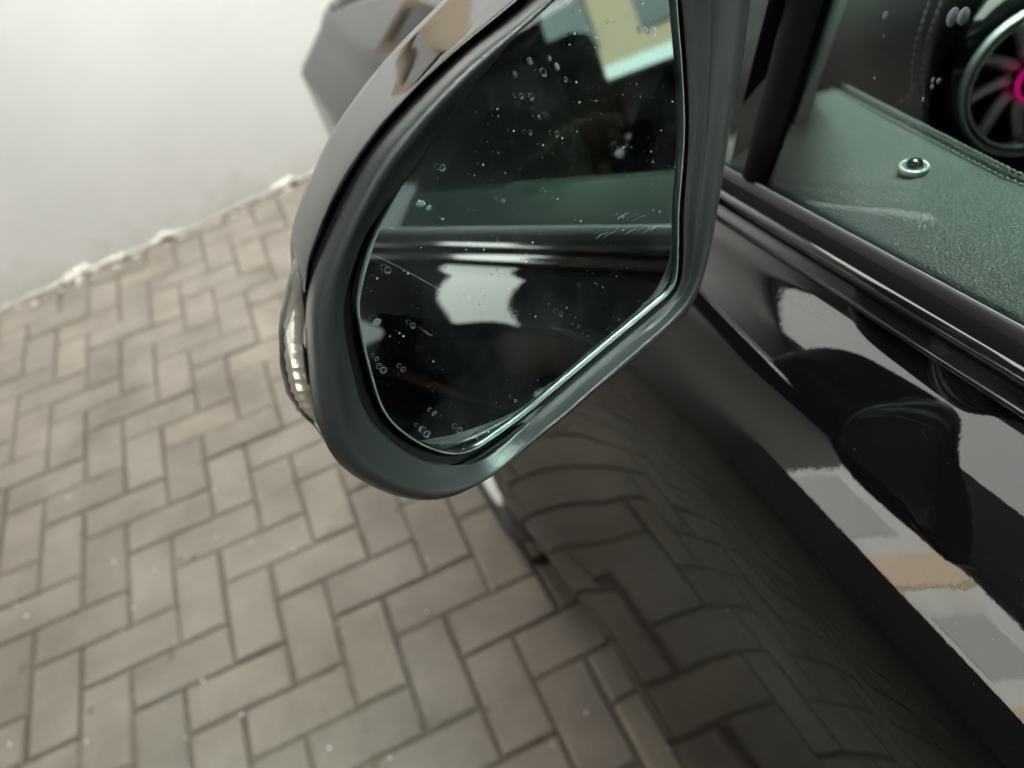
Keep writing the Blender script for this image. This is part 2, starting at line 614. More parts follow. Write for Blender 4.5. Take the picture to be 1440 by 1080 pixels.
for (px, py) in [(413, 773), (262, 1037), (122, 1043), (352, 762), (160, 790), (22, 850), (37, 866), (172, 887), (187, 855), (14, 1046),
                 (942, 1053), (941, 1052), (70, 450), (260, 421), (205, 529), (215, 595), (372, 580), (600, 860), (824, 1002), (548, 1066), (285, 957), (8, 478), (30, 470), (245, 497), (340, 1005), (463, 1052), (95, 700), (300, 690)]:
    p = at_k(px, py, CAM_H - PZ - 0.002)
    blob(vs, fs, p, random.uniform(0.0016, 0.003))
for i in range(70):
    X, Y = random.uniform(-1.2, 0.1), random.uniform(0.3, 2.7)
    blob(vs, fs, (X, Y, PZ + 0.001), random.uniform(0.0006, 0.0016))
g = link("grit", mesh("grit", vs, fs), 'chip', None, False, kind="stuff")
g["label"] = "scattered pale grit lying on the paving bricks"
g["category"] = "grit"

# ------------------------------------------------------------------ walls
wa, wb = at_k(0, 440, CAM_H - PZ), at_k(410, 260, CAM_H - PZ)
wd = (wb - wa) / np.linalg.norm(wb - wa)
wn = np.array([-wd[1], wd[0], 0])
w0, w1 = wa - wd * 1.6, wb + wd * 3.0
rows = []
for zz in (0.0, 2.96):
    rows.append([np.array([*(p[:2]), zz]) for p in (w0, w1, w1 + wn * 0.2, w0 + wn * 0.2)])
wall = grid("painted_wall", rows, 'wall', None, closed=True, cap0=True, cap1=True, smooth=False)
wall["label"] = "plain white painted wall rising from the far edge of the paving"
wall["category"] = "wall"
# crumbly white line of plaster along the foot of the wall
vs, fs = [], []
d = 0.0
tot = np.linalg.norm(w1 - w0)
while d < tot:
    p = w0 + wd * d
    amp = 0.35 + 0.9 * max(0.0, math.sin(d * 7.3) * 0.5 + math.sin(d * 17.1 + 1.3) * 0.35 + math.sin(d * 41.0 + 0.4) * 0.3 + 0.15)
    w_ = random.uniform(0.006, 0.015) * amp
    blob(vs, fs, (p[0] - wn[0] * w_ * 0.4, p[1] - wn[1] * w_ * 0.4, PZ + 0.004 + random.uniform(0, 0.02) * amp), w_, random.uniform(0.6, 1.2))
    if random.random() < 0.3 * amp:
        k = random.uniform(0.008, 0.05)
        blob(vs, fs, (p[0] - wn[0] * k, p[1] - wn[1] * k, PZ + 0.003), random.uniform(0.003, 0.011), 0.6)
    d += random.uniform(0.004, 0.011)
link("plaster_crumbs", mesh("plaster_crumbs", vs, fs), 'residue', wall, True, kind="stuff")

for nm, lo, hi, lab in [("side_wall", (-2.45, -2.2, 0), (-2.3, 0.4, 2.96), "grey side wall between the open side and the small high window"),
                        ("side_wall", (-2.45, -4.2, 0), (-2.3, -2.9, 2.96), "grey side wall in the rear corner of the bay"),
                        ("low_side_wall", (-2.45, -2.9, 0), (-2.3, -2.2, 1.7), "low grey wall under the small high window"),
                        ("parapet_light_block", (-2.45, 0.4, 0), (-2.3, 2.35, 0.85), "unseen low grey wall added below the open side to cut daylight"),  # added out of view to cut the daylight on the paving
                        ("lintel_light_block", (-2.45, 0.4, 1.7), (-2.3, 2.35, 2.96), "unseen grey beam wall above the open side, set low to cut daylight"),  # brought down to narrow the opening and hold back daylight
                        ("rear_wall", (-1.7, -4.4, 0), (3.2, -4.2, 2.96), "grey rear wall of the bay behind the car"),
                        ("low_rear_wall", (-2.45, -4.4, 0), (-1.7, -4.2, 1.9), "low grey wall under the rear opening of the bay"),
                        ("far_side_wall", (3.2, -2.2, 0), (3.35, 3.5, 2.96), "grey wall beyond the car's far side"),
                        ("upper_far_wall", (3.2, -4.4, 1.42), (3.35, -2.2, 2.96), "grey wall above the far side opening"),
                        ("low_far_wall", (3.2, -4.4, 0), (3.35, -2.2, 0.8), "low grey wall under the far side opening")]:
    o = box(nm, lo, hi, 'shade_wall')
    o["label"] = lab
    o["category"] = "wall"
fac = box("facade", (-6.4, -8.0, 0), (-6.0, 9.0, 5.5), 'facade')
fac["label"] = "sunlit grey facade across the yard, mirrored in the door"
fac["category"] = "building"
for y0, wdt in ((-2.2, 0.35), (0.2, 0.35), (1.85, 0.32), (3.35, 0.36), (5.4, 0.35)):
    box("pilaster", (-5.995, y0, 0.0), (-5.90, y0 + wdt, 5.2), 'tan', fac, 0.01)
for y0, z0, w_, h_, mt in ((2.45, 0.9, 0.6, 1.4, 'pale_panel'), (4.0, 0.0, 0.9, 2.2, 'pale_panel'), (2.3, 3.0, 0.9, 1.2, 'gloss_black'), (0.65, 3.0, 0.9, 1.2, 'gloss_black'), (-1.3, 0.9, 0.9, 1.5, 'gloss_black')):
    box("window", (-5.995, y0, z0), (-5.975, y0 + w_, z0 + h_), mt, fac)
box("plinth", (-5.995, -8.0, 0.0), (-5.96, 9.0, 0.45), 'shade_wall', fac)
box("panel", (-5.995, 0.75, 0.7), (-5.97, 1.45, 2.1), 'residue', fac)
ff = box("far_facade", (8.0, -14.0, 0), (8.3, 2.0, 4.5), 'brown_render')
ff["label"] = "tan building beyond the far side opening"
ff["category"] = "building"
for k, y0 in enumerate((-12.4, -10.6, -8.8, -7.0, -5.2, -3.4)):
    box("window", (7.97, y0, 1.0), (7.995, y0 + 0.95, 2.3), 'gloss_black', ff)
box("plinth", (7.96, -14.0, 0.0), (7.99, 2.0, 0.75), 'pale_panel', ff)
brd = box("hanging_board", (0, 0, 0), (0.34, 0.03, 0.27), 'tan', None, 0.003)
brd.location = (0.06, 2.28, 1.10)  # unseen board, hung off the wall for its tan reflection in the shell
brd.rotation_euler = (0, 0, math.radians(4))
brd["label"] = "tan board with a grey sheet on it, hung unseen to be mirrored in the shell"
brd["category"] = "board"
box("sheet", (0.05, -0.012, 0.06), (0.20, -0.002, 0.19), 'wall', brd)
box("clip", (0.04, -0.02, 0.19), (0.22, -0.002, 0.21), 'matte', brd)
for x in (0.03, 0.31):
    box("cord", (x - 0.001, 0.014, 0.27), (x + 0.001, 0.016, 1.858), 'matte', brd)
ce = box("ceiling", (-2.6, -4.4, 2.962), (3.4, 3.6, 3.06), 'ceiling')
ce["kind"] = "structure"

# ------------------------------------------------------------------ the car
car = thing("black_car", "glossy black car parked beside a white wall, seen over its left door mirror", "car", (0.95, 0.0, 0.0))
car_inv = Matrix.Translation((-0.95, 0, 0))


def cp(o):                                    # hang a world-space mesh on the car
    o.parent = car
    o.matrix_parent_inverse = car_inv
    return o


SX, SZ = 0.04326, -0.1113                     # how the waist line runs per metre forward


def T(Y):
    t = Y - 0.3
    if Y < -0.5:
        t = -0.8 + (Y + 0.5) * 0.45
    return t


RAILS = [  # X, k (below the camera) at Y=0.3, weight of the waist line's rise
    (0.2520, 0.2800, 1), (0.2462, 0.2860, 1), (0.2383, 0.2892, 1), (0.2304, 0.2927, 1), (0.2226, 0.2967, 1), (0.2148, 0.3012, 1), (0.2069, 0.3065, 1), (0.1990, 0.3127, 1),
    (0.1920, 0.3217, 1), (0.1850, 0.3317, 1), (0.1778, 0.3437, 1), (0.1707, 0.3577, 1), (0.1642, 0.3757, 0.95), (0.1584, 0.4007, 0.85),
    (0.1528, 0.4407, 0.65), (0.1500, 0.4900, 0.5), (0.1478, 0.5600, 0.3), (0.1450, 0.6400, 0.1), (0.1412, 0.7300, 0), (0.1375, 0.8000, 0),
    (0.1420, 0.8700, 0), (0.1550, 0.9300, 0), (0.1720, 0.9800, 0), (0.1920, 1.0150, 0), (0.2400, 1.0300, 0)]
CREASE = 7


def rail(i, Y):
    X, k, w = RAILS[i]
    X2 = X + SX * (T(min(Y, 0.6)) - 1.15 * sstep((Y - 0.6) / 0.9)) * w
    z = CAM_H - k + SZ * T(Y) * w
    low = sstep((k - 0.40) / 0.25)
    fl = sstep((Y - 0.40) / 0.42)
    X2 -= 0.034 * fl * low + 0.03 * fl * (1 - low) * sstep((k - 0.30) / 0.1)
    return np.array([X2, Y, z])


def side_rows(y0, y1, n, i0=0, i1=len(RAILS)):
    return [[rail(i, Y) for i in range(i0, i1)] for Y in np.linspace(y0, y1, n)]


def inner_return(rows, dx=0.03):              # turn the panel's front and rear edge inward
    f = [p + np.array([dx, 0, 0]) for p in rows[0]]
    e = [p + np.array([dx, 0, 0]) for p in rows[-1]]
    return [f] + rows + [e]


NR = len(RAILS)
door = cp(grid("front_door", inner_return(side_rows(-0.62, 0.67, 100, 0, NR - 4)), 'paint', sharp=(CREASE,)))
rdoor = cp(grid("rear_door", inner_return(side_rows(-1.50, -0.625, 40, 0, NR - 4)), 'paint', sharp=(CREASE,)))
cp(grid("sill", side_rows(-1.5, 0.67, 60, NR - 5, NR), 'paint'))
# dark backing behind the shut lines
cp(grid("door_backing", [[p + np.array([0.03, 0, 0.0]) for p in r] for r in side_rows(-1.5, 0.66, 10)], 'matte'))

# fender with wheel arch, bonnet, bumper
AX_Y, AX_Z, WR = 1.07, 0.325, 0.325
fr_rows = []


def fend(i, Y):
    p = rail(i, Y)
    t = max(0.0, Y - 1.60)
    p[0] += 0.022 * sstep((Y - 1.0) / 0.5) + 1.6 * t * t + 0.6 * t ** 3
    if i < CREASE:
        xc = fend(CREASE, Y)[0]
        p[0] = xc + (p[0] - xc) * (1 - 0.6 * sstep((Y - 0.75) / 0.5))
    return p


fy = np.linspace(0.674, 1.98, 76)
vs, fs = [], []
NI = NR - 1
for Y in fy:
    for i in range(1, NI):
        vs.append(fend(i, Y))
nn_ = NI - 1
for a in range(len(fy) - 1):
    for j in range(nn_ - 1):
        c = (vs[a * nn_ + j] + vs[(a + 1) * nn_ + j + 1]) / 2
        if math.hypot(c[1] - AX_Y, c[2] - AX_Z) < 0.365:
            continue
        i0 = a * nn_ + j
        fs.append((i0, i0 + 1, i0 + 1 + nn_, i0 + nn_))
cp(link("front_wing", fix(mesh("front_wing", vs, fs)), 'paint'))


def seam_x(Y):
    return 0.315 - 0.02 * (Y - 0.6) - 0.42 * max(0.0, Y - 1.25) ** 1.5


def top_z(Y, X):
    e = fend(1, Y)
    t = max(0.0, X - e[0])
    return e[2] + 0.58 * t - 0.62 * t * t + 0.05 * t ** 3


rows = []
for Y in np.linspace(0.674, 1.98, 64):
    e = fend(1, Y)
    xs = np.linspace(e[0], max(seam_x(Y), e[0] + 0.012), 7)
    rows.append([np.array([x, Y, top_z(Y, x)]) for x in xs] + [np.array([xs[-1] + 0.002, Y, top_z(Y, xs[-1]) - 0.02])])
cp(grid("wing_top", rows, 'paint'))
rows = []
for Y in np.linspace(0.60, 1.98, 54):
    e = fend(1, Y)
    x0 = max(seam_x(Y), e[0] + 0.012) + 0.008
    xs = np.linspace(x0, 0.95, 14)
    half = [np.array([x0, Y, top_z(Y, x0) - 0.02])] + [np.array([x, Y, top_z(Y, x)]) for x in xs]
    rows.append(half + [np.array([1.9 - p[0], p[1], p[2]]) for p in half[::-1][1:]])
cp(grid("bonnet", rows, 'paint'))
# bumper front: close the nose
rows = []
for i in range(1, NI):
    p = fend(i, 1.98)
    rows.append([np.array([p[0] + (0.95 - p[0]) * t, 1.98 + 0.10 * math.sin(t * math.pi / 2), p[2]]) for t in np.linspace(0, 1, 12)] +
                [np.array([1.9 - (p[0] + (0.95 - p[0]) * t), 1.98 + 0.10 * math.sin(t * math.pi / 2), p[2]]) for t in np.linspace(1, 0, 12)[1:]])
cp(grid("front_bumper", rows, 'paint'))
# wheel
WX = 0.125


def lathe_x(name, prof, material, parent, n=64, cx=0.0, cy=AX_Y, cz=AX_Z, **kw):
    rows = []
    for (x, r) in prof:
        rows.append([np.array([cx + x, cy + r * math.cos(a), cz + r * math.sin(a)]) for a in np.linspace(0, 2 * math.pi, n, endpoint=False)])
    return grid(name, rows, material, parent, closed=True, **kw)


wheel = cp(lathe_x("wheel", [(0.035, 0.02), (0.03, 0.05), (0.03, 0.07), (0.05, 0.075)], 'satin', None, 32, WX))
wp = Matrix.Identity(4)
def wc(o):
    o.parent = wheel
    o.matrix_parent_inverse = car_inv.copy() if False else Matrix.Identity(4)
    return o
tyre = lathe_x("tyre", [(0.02, 0.235), (0.008, 0.245), (0.002, 0.27), (0.004, 0.295), (0.018, 0.315), (0.04, 0.324), (0.18, 0.324), (0.205, 0.30), (0.21, 0.24)], 'tyre', None, 72, WX)
rim = lathe_x("rim", [(0.09, 0.20), (0.03, 0.222), (0.012, 0.232), (0.009, 0.238), (0.016, 0.242), (0.05, 0.236)], 'satin', None, 72, WX)
for o in (tyre, rim):
    wc(o)
for s in range(5):
    a0 = s * 2 * math.pi / 5
    rows = []
    for r_, hw in ((0.05, 0.03), (0.14, 0.022), (0.228, 0.03)):
        c = np.array([WX + 0.03 - (r_ - 0.05) * 0.06, AX_Y + r_ * math.cos(a0), AX_Z + r_ * math.sin(a0)])
        tdir = np.array([0, -math.sin(a0), math.cos(a0)])
        rows.append([c - tdir * hw, c + tdir * hw, c + tdir * hw * 0.8 + np.array([0.03, 0, 0]), c - tdir * hw * 0.8 + np.array([0.03, 0, 0])])
    wc(grid("spoke", rows, 'satin', None, closed=True, cap0=True, cap1=True, smooth=False))
cp(lathe_x("arch_liner", [(0.03, 0.368), (0.30, 0.36), (0.34, 0.1)], 'matte', None, 48, WX))

# ------------------------------------------------------------------ waist trim, seal, window
def strip(name, prof, material, y0=-1.48, y1=0.47, n=70, **kw):
    rows = []
    for Y in np.linspace(y0, y1, n):
        rows.append([np.array([X + SX * T(Y), Y, CAM_H - k + SZ * T(Y)]) for (X, k) in prof])
    return cp(grid(name, rows, material, None, **kw))


strip("trim_base", [(0.262, 0.290), (0.2535, 0.2805), (0.2535, 0.272), (0.258, 0.262), (0.262, 0.258)], 'matte')
strip("waist_trim", [(0.2530, 0.2838), (0.2492, 0.2838), (0.2476, 0.2818), (0.2476, 0.2796), (0.2490, 0.2778), (0.2516, 0.2762), (0.2530, 0.2745)], 'gloss_black')
strip("waist_trim", [(0.2545, 0.2735), (0.2528, 0.2722), (0.2524, 0.2702), (0.2534, 0.2680), (0.2556, 0.2662), (0.2580, 0.2655)], 'gloss_black')
strip("window_seal", [(0.2592, 0.2648), (0.2588, 0.2628), (0.2606, 0.2590), (0.2632, 0.2560), (0.2646, 0.2551), (0.2656, 0.2552), (0.2664, 0.2575), (0.2680, 0.2600)], 'rubber')
strip("seal_highlight", [(0.2642, 0.2552), (0.2646, 0.2548), (0.2651, 0.2549), (0.2653, 0.2552)], 'lip')  # pale green strip stands in for the highlight on the lip's edge

GX, GK = 0.2672, 0.262                        # where the window glass enters the seal


def glass_pt(Y, s):
    """point on the side glass: s metres up the pane."""
    X = GX + SX * T(Y) * (1 - min(1, s / 0.4) * 0.5)
    z = CAM_H - GK + SZ * T(Y) * (1 - min(1, s / 0.4))
    return np.array([X + 0.30 * s + 0.25 * s * s, Y, z + 0.93 * s])


def window(name, ya, yb, top, n=24, lean=0.0):
    rows = []
    for j, s in enumerate(np.linspace(0, 1, 14)):
        r_ = []
        for Y in np.linspace(ya, yb, n):
            r_.append(glass_pt(Y - lean * s * (Y - yb + (ya - yb) * -1) / (ya - yb) * -1 if False else Y, s * top(Y)))
        rows.append(r_)
    return cp(grid(name, rows, 'window'))


def top_front(Y):
    return max(0.004, min(0.40, (0.78 - Y) * 0.52))


window("front_window", -0.60, 0.465, top_front, 60)
window("rear_window", -1.40, -0.68, lambda Y: 0.40 - 0.10 * sstep((-0.8 - Y) / 0.6))


# pillars and roof edge
def frame_bar(name, path, r_, material):
    return cp(grid(name, tube_rows(path, r_, 10), material, closed=True, cap0=True, cap1=True))


pth = []
for Y in np.linspace(0.74, -0.10, 30):
    pth.append(glass_pt(Y, top_front(Y)) + np.array([0.006, 0.016, 0.006]))
frame_bar("front_pillar", pth, 0.021, 'gloss_black')
pth = [glass_pt(Y, 0.41) + np.array([0.01, 0, 0.012]) for Y in np.linspace(-0.17, -1.45, 16)]
frame_bar("roof_rail", pth, 0.024, 'paint')
rows = []
for s in np.linspace(0, 0.41, 8):
    a = glass_pt(-0.60, s); b_ = glass_pt(-0.68, s)
    rows.append([a + np.array([-0.002, 0, 0]), b_ + np.array([-0.002, 0, 0]), b_ + np.array([0.06, 0, 0]), a + np.array([0.06, 0, 0])])
cp(grid("middle_pillar", rows, 'gloss_black', closed=True, cap0=True, cap1=True, smooth=False))
rows = []
for Y in np.linspace(-0.15, -1.6, 14):
    e = glass_pt(Y, 0.42)
    half = [np.array([e[0] + (0.95 - e[0]) * t, Y, e[2] + 0.015 + 0.055 * math.sin(t * math.pi / 2)]) for t in np.linspace(0, 1, 10)]
    rows.append(half + [np.array([1.9 - p[0], p[1], p[2]]) for p in half[::-1][1:]])
cp(grid("roof", rows, 'paint'))
cp(grid("headliner", [[p - np.array([0, 0, 0.03]) for p in r] for r in rows], 'skin_headliner'))
# windscreen
rows = []
for t in np.linspace(0, 1, 8):
    Y = 0.62 - 0.77 * t
    xl = 0.32 + 0.14 * t
    z0 = 0.985 + (1.455 - 0.985) * t
    rows.append([np.array([xl + (1.9 - 2 * xl) * s, Y + 0.10 * math.sin(s * math.pi) * (1 - 0.6 * t), z0 + 0.03 * math.sin(s * math.pi)]) for s in np.linspace(0, 1, 14)])
cp(grid("windscreen", rows, 'window'))

# ------------------------------------------------------------------ cabin
# leather ledge of the door along the window
LK = 0.262


def ledge_pt(Y, t):
    e = np.array([GX + 0.006 + SX * T(Y), Y, CAM_H - LK + SZ * T(Y)])
    wdt = 0.090 + 0.19 * max(0.0, Y - 0.26)
    prof_z = 0.010 * math.sin(min(1, t / 0.7) * math.pi / 2) - 0.004 * sstep((t - 0.85) / 0.15)
    return e + np.array([wdt * t, 0, prof_z + 0.0])


rows = []
for Y in np.linspace(-0.6, 0.46, 60):
    r_ = [np.array([GX + 0.004 + SX * T(Y), Y, CAM_H - LK + SZ * T(Y) - 0.03])]
    r_ += [ledge_pt(Y, t) for t in np.linspace(0, 0.94, 16)]
    e = ledge_pt(Y, 0.94)
    # seam groove then rolled edge
    r_ += [e + np.array([0.0012, 0, -0.0045]), e + np.array([0.0026, 0, -0.0045]), e + np.array([0.0034, 0, -0.0004]), e + np.array([0.006, 0, 0.0012]), e + np.array([0.010, 0, -0.0003]), e + np.array([0.014, 0, -0.005]), e + np.array([0.016, 0, -0.02]), e + np.array([0.010, 0, -0.30])]
    rows.append(r_)
ledge = cp(grid("door_top", rows, 'leather', label="grained dark leather top of the door with twin stitching"))


def hang(o, parent):                          # sub-part whose mesh is in world space
    o.parent = parent
    o.matrix_parent_inverse = (Matrix.Translation(car.location) @ parent.matrix_parent_inverse).inverted() if parent.parent else Matrix.Identity(4)
    return o


def stitches(name, path, parent, step=0.0046, ln=0.0032, r_=0.0008, lift=(0, 0, 0.0005)):
    P_ = [np.array(p, float) for p in path]
    seg = [np.linalg.norm(P_[i + 1] - P_[i]) for i in range(len(P_) - 1)]
    cum = np.concatenate([[0], np.cumsum(seg)])
    def at(s):
        i = min(len(seg) - 1, max(0, int(np.searchsorted(cum, s) - 1)))
        return P_[i] + (P_[i + 1] - P_[i]) * ((s - cum[i]) / seg[i])
    vs, fs = [], []
    s = 0.0
    while s + ln < cum[-1]:
        a, b_ = at(s), at(s + ln)
        mid = (a + b_) / 2 + np.array(lift) * 1.2
        rows = tube_rows([a, mid, b_], [r_ * 0.6, r_, r_ * 0.6], 5)
        n0 = len(vs)
        for r0 in rows:
            vs += r0
        for i in range(2):
            for j in range(5):
                fs.append((n0 + i * 5 + j, n0 + i * 5 + (j + 1) % 5, n0 + (i + 1) * 5 + (j + 1) % 5, n0 + (i + 1) * 5 + j))
        s += step
    return hang(link(name, mesh(name, vs, fs), 'thread', None, True, kind="stuff"), parent)


ys = np.linspace(-0.1, 0.45, 60)
stitches("stitching", [ledge_pt(Y, 0.912) + np.array([0, 0, 0.0003]) for Y in ys], ledge)
stitches("stitching", [ledge_pt(Y, 0.94) + np.array([0.0062, 0, 0.0013]) for Y in ys], ledge)

# lock knob: a small domed button in a bright recessed ring
kp = at_k(1285, 236, LK - 0.012)
def lathe_z(name, prof, c, material, n=32, tilt=None, **kw):
    rows = []
    for (r_, z) in prof:
        rows.append([np.array([c[0] + r_ * math.cos(a), c[1] + r_ * math.sin(a), c[2] + z]) for a in np.linspace(0, 2 * math.pi, n, endpoint=False)])
    return grid(name, rows, material, None, closed=True, cap1=True, **kw)


kn = cp(lathe_z("lock_knob", [(0.0082, -0.001), (0.0080, 0.0012), (0.0072, 0.0020), (0.0064, 0.0012), (0.0058, -0.001)], kp, 'satin'))
hang(lathe_z("lock_button", [(0.0050, -0.002), (0.0048, 0.0030), (0.0040, 0.0046), (0.0022, 0.0055), (0.0006, 0.0057)], kp, 'gloss_black'), kn)

# dashboard: dark leather face behind the vent
VY = 0.40
vc = at_y(1460, 116, VY)                       # centre of the round vent
DY = 0.435
rows = []
for z in np.linspace(0.55, 1.11, 24):
    r_ = []
    for x in np.linspace(0.30, 1.60, 50):
        yy = DY + 0.06 * sstep((z - 1.02) / 0.10) + 0.03 * math.sin((z - 0.6) * 5) * 0.3
        r_.append(np.array([x, yy, z]))
    rows.append(r_)
rows.append([p + np.array([0, 0.10, 0.012]) for p in rows[-1]])
rows.append([p + np.array([0, 0.14, -0.01]) for p in rows[-1]])
dash = cp(grid("dashboard", rows, 'dark_leather'))


def dash_line(pts):
    out = []
    for i in range(len(pts) - 1):
        a, b_ = np.array(pts[i]), np.array(pts[i + 1])
        for t in np.linspace(0, 1, 12, endpoint=False):
            q = a + (b_ - a) * t
            p = at_y(q[0], q[1], DY)
            for _ in range(4):
                yy = DY + 0.06 * sstep((p[2] - 1.02) / 0.10) + 0.03 * math.sin((p[2] - 0.6) * 5) * 0.3 - 0.0006
                p = at_y(q[0], q[1], yy)
            out.append(p)
    return out


stitches("stitching", dash_line([(1315, -20), (1300, 20), (1287, 60), (1281, 100), (1282, 130), (1262, 146)]), dash, 0.006, 0.0042, 0.0007, (0, -0.0003, 0))
stitches("stitching", dash_line([(1332, -20), (1316, 20), (1301, 60), (1295, 100), (1294, 133), (1318, 164)]), dash, 0.006, 0.0042, 0.0007, (0, -0.0003, 0))

# round vent, axis pointing rearward
R0 = 0
def lathe_y(name, prof, c, material, n=64, a0=0.0, a1=2 * math.pi, **kw):
    rows = []
    full = abs(a1 - a0 - 2 * math.pi) < 1e-6
    for (r_, y) in prof:
        rows.append([vp(r_ * math.cos(a), y, r_ * math.sin(a)) for a in np.linspace(a0, a1, n, endpoint=not full)])
    return grid(name, rows, material, None, closed=full, **kw)


R = 0.058
VA = math.radians(22)
VR = np.array([[math.cos(VA), math.sin(VA), 0], [-math.sin(VA), math.cos(VA), 0], [0, 0, 1]]) @ np.array([[1, 0, 0], [0, math.cos(0.12), math.sin(0.12)], [0, -math.sin(0.12), math.cos(0.12)]])


def vp(x, y, z):                               # the vent is turned a little towards the driver
    return vc + VR @ np.array([x, y, z])


vent = cp(lathe_y("air_vent", [(R * 0.97, 0.045), (R * 0.99, 0.010), (R, 0.002), (R * 0.985, -0.003), (R * 0.955, -0.0045), (R * 0.93, -0.002), (R * 0.915, 0.001)], vc, 'satin', label="round metal-ringed air vent with a glowing pink ring"))
hang(lathe_y("inner_ring", [(R * 0.905, 0.003), (R * 0.89, -0.0015), (R * 0.86, -0.003), (R * 0.835, 0.0), (R * 0.82, 0.012), (R * 0.80, 0.04)], vc, 'chrome'), vent)
hang(lathe_y("vent_well", [(R * 0.82, 0.03), (0.004, 0.045)], vc, 'matte', 40), vent)
for s in range(9):
    a0 = s * 2 * math.pi / 9 + 0.35
    rows = []
    for t in np.linspace(0, 1, 6):
        r_ = R * (0.22 + 0.62 * t)
        a = a0 + 0.22 * t
        c = vp(r_ * math.cos(a), 0.010 - 0.004 * t, r_ * math.sin(a))
        td = VR @ np.array([-math.sin(a), 0, math.cos(a)])
        hw = 0.0060 - 0.0016 * t
        rows.append([c - td * hw + np.array([0, 0.004, 0]), c + np.array([0, -0.002, 0]), c + td * hw + np.array([0, 0.006, 0]), c + np.array([0, 0.012, 0])])
    hang(grid("vent_blade", rows, 'satin', None, closed=True, cap0=True, cap1=True), vent)
hang(lathe_y("glow_ring", [(R * 0.262, 0.004), (R * 0.258, -0.0015), (R * 0.245, -0.0028), (R * 0.232, -0.0015), (R * 0.228, 0.004)], vc, 'pink'), vent)
hang(lathe_y("vent_hub", [(R * 0.215, 0.012), (R * 0.21, 0.001), (R * 0.15, -0.002), (R * 0.08, 0.002), (0.0005, 0.003)], vc, 'gloss_black', 40), vent)
# black surround of the vent
hang(lathe_y("vent_surround", [(R * 1.00, 0.002), (R * 1.10, 0.006), (R * 1.22, 0.018), (R * 1.27, 0.04)], vc, 'gloss_black', 56), vent)

# fabric-covered inner pillar trim seen through the side window
pf = [((1108, 206), (1134, 178)), ((1126, 130), (1150, 118)), ((1146, 60), (1171, 60)), ((1163, 0), (1192, 0)), ((1180, -70), (1212, -70)), ((1215, -200), (1245, -200))]
rows = []
for (a, b_) in pf:
    A_, B_ = at_x(*a, 0.335), at_x(*b_, 0.350)
    mid = (A_ + B_) / 2 + np.array([-0.006, -0.004, 0.002])
    rows.append([A_ + np.array([0.02, 0.03, 0]), A_, mid, B_, B_ + np.array([0.03, 0.03, 0])])
cp(grid("pillar_trim", rows, 'fabric'))
pth = [at_x(1066, 250, 0.274), at_x(1084, 180, 0.281), at_x(1100, 120, 0.287), at_x(1118, 50, 0.294), at_x(1132, 0, 0.300), at_x(1180, -150, 0.315)]
frame_bar("window_divider", pth, 0.010, 'matte')
# black inner corner panel ahead of the window
rows = []
for (px, py) in [(1120, 235), (1100, 215), (1118, 130), (1135, 60), (1150, 0), (1170, -70), (1200, -200)]:
    A_ = at_x(px - 72, py + 10, 0.285)
    B_ = at_x(px, py, 0.338)
    rows.append([A_, (A_ + B_) / 2 + np.array([-0.004, 0, 0]), B_, B_ + np.array([0.04, 0.05, 0])])
cp(grid("corner_panel", rows, 'matte'))

# steering wheel, seat and far door, seen in the mirror
def torus_rows(c, Rm, r_, tilt, n=48, k=10):
    rows = []
    ct, st = math.cos(tilt), math.sin(tilt)
    for a in np.linspace(0, 2 * math.pi, n, endpoint=False):
        row = []
        for q in np.linspace(0, 2 * math.pi, k, endpoint=False):
            x = (Rm + r_ * math.cos(q)) * math.cos(a)
            w = (Rm + r_ * math.cos(q)) * math.sin(a)
            y = r_ * math.sin(q)
            row.append(np.array([c[0] + x, c[1] + y * ct + w * st, c[2] + w * ct - y * st]))
        rows.append(row)
    rows.append(rows[0])
    return rows


swc = np.array([0.62, 0.10, 0.98])
sw = cp(grid("steering_wheel", torus_rows(swc, 0.175, 0.015, 0.42), 'dark_leather', closed=True))
for a in (0.1, math.pi - 0.1, -math.pi / 2):
    e = np.array([swc[0] + 0.17 * math.cos(a), swc[1] + 0.17 * math.sin(a) * math.sin(0.42), swc[2] + 0.17 * math.sin(a) * math.cos(0.42)])
    hang(grid("wheel_spoke", tube_rows([swc + (e - swc) * 0.3, swc + (e - swc) * 0.7, e], [0.016, 0.012, 0.014], 8), 'piano', None, closed=True), sw)
hub = np.array([0, 0.05, -0.02])
hang(grid("wheel_hub", tube_rows([swc + np.array([0, -0.02, 0.008]), swc + np.array([0, -0.012, 0.006]), swc + np.array([0, 0.2, -0.08])], [0.055, 0.068, 0.05], 20), 'seat', None, closed=True, cap0=True), sw)


def cushion(name, lo, hi, material, bev=0.045, tilt=0.0):
    o = box(name, lo, hi, material, None, bev)
    for p in o.data.polygons:
        p.use_smooth = True
    return cp(o)


seat = cushion("driver_seat", (0.44, -0.62, 0.50), (0.92, -0.10, 0.68), 'seat')
sb = cushion("seat_backrest", (0.45, -0.74, 0.62), (0.91, -0.60, 1.20), 'seat', 0.05)
cushion("headrest", (0.55, -0.78, 1.22), (0.81, -0.68, 1.40), 'seat', 0.045)
cushion("passenger_seat", (1.08, -1.12, 0.50), (1.50, -0.60, 0.68), 'seat')
cushion("passenger_backrest", (1.08, -1.24, 0.62), (1.50, -1.10, 1.20), 'seat', 0.05)
cushion("passenger_headrest", (1.16, -1.28, 1.22), (1.42, -1.18, 1.40), 'seat', 0.045)
cushion("centre_console", (0.93, -0.7, 0.45), (1.07, 0.42, 0.82), 'seat', 0.02)
cp(box("cabin_floor", (0.24, -1.6, 0.26), (1.66, 0.5, 0.30), 'matte'))
cp(box("cabin_rear", (0.28, -1.62, 0.28), (1.62, -1.45, 1.28), 'seat'))
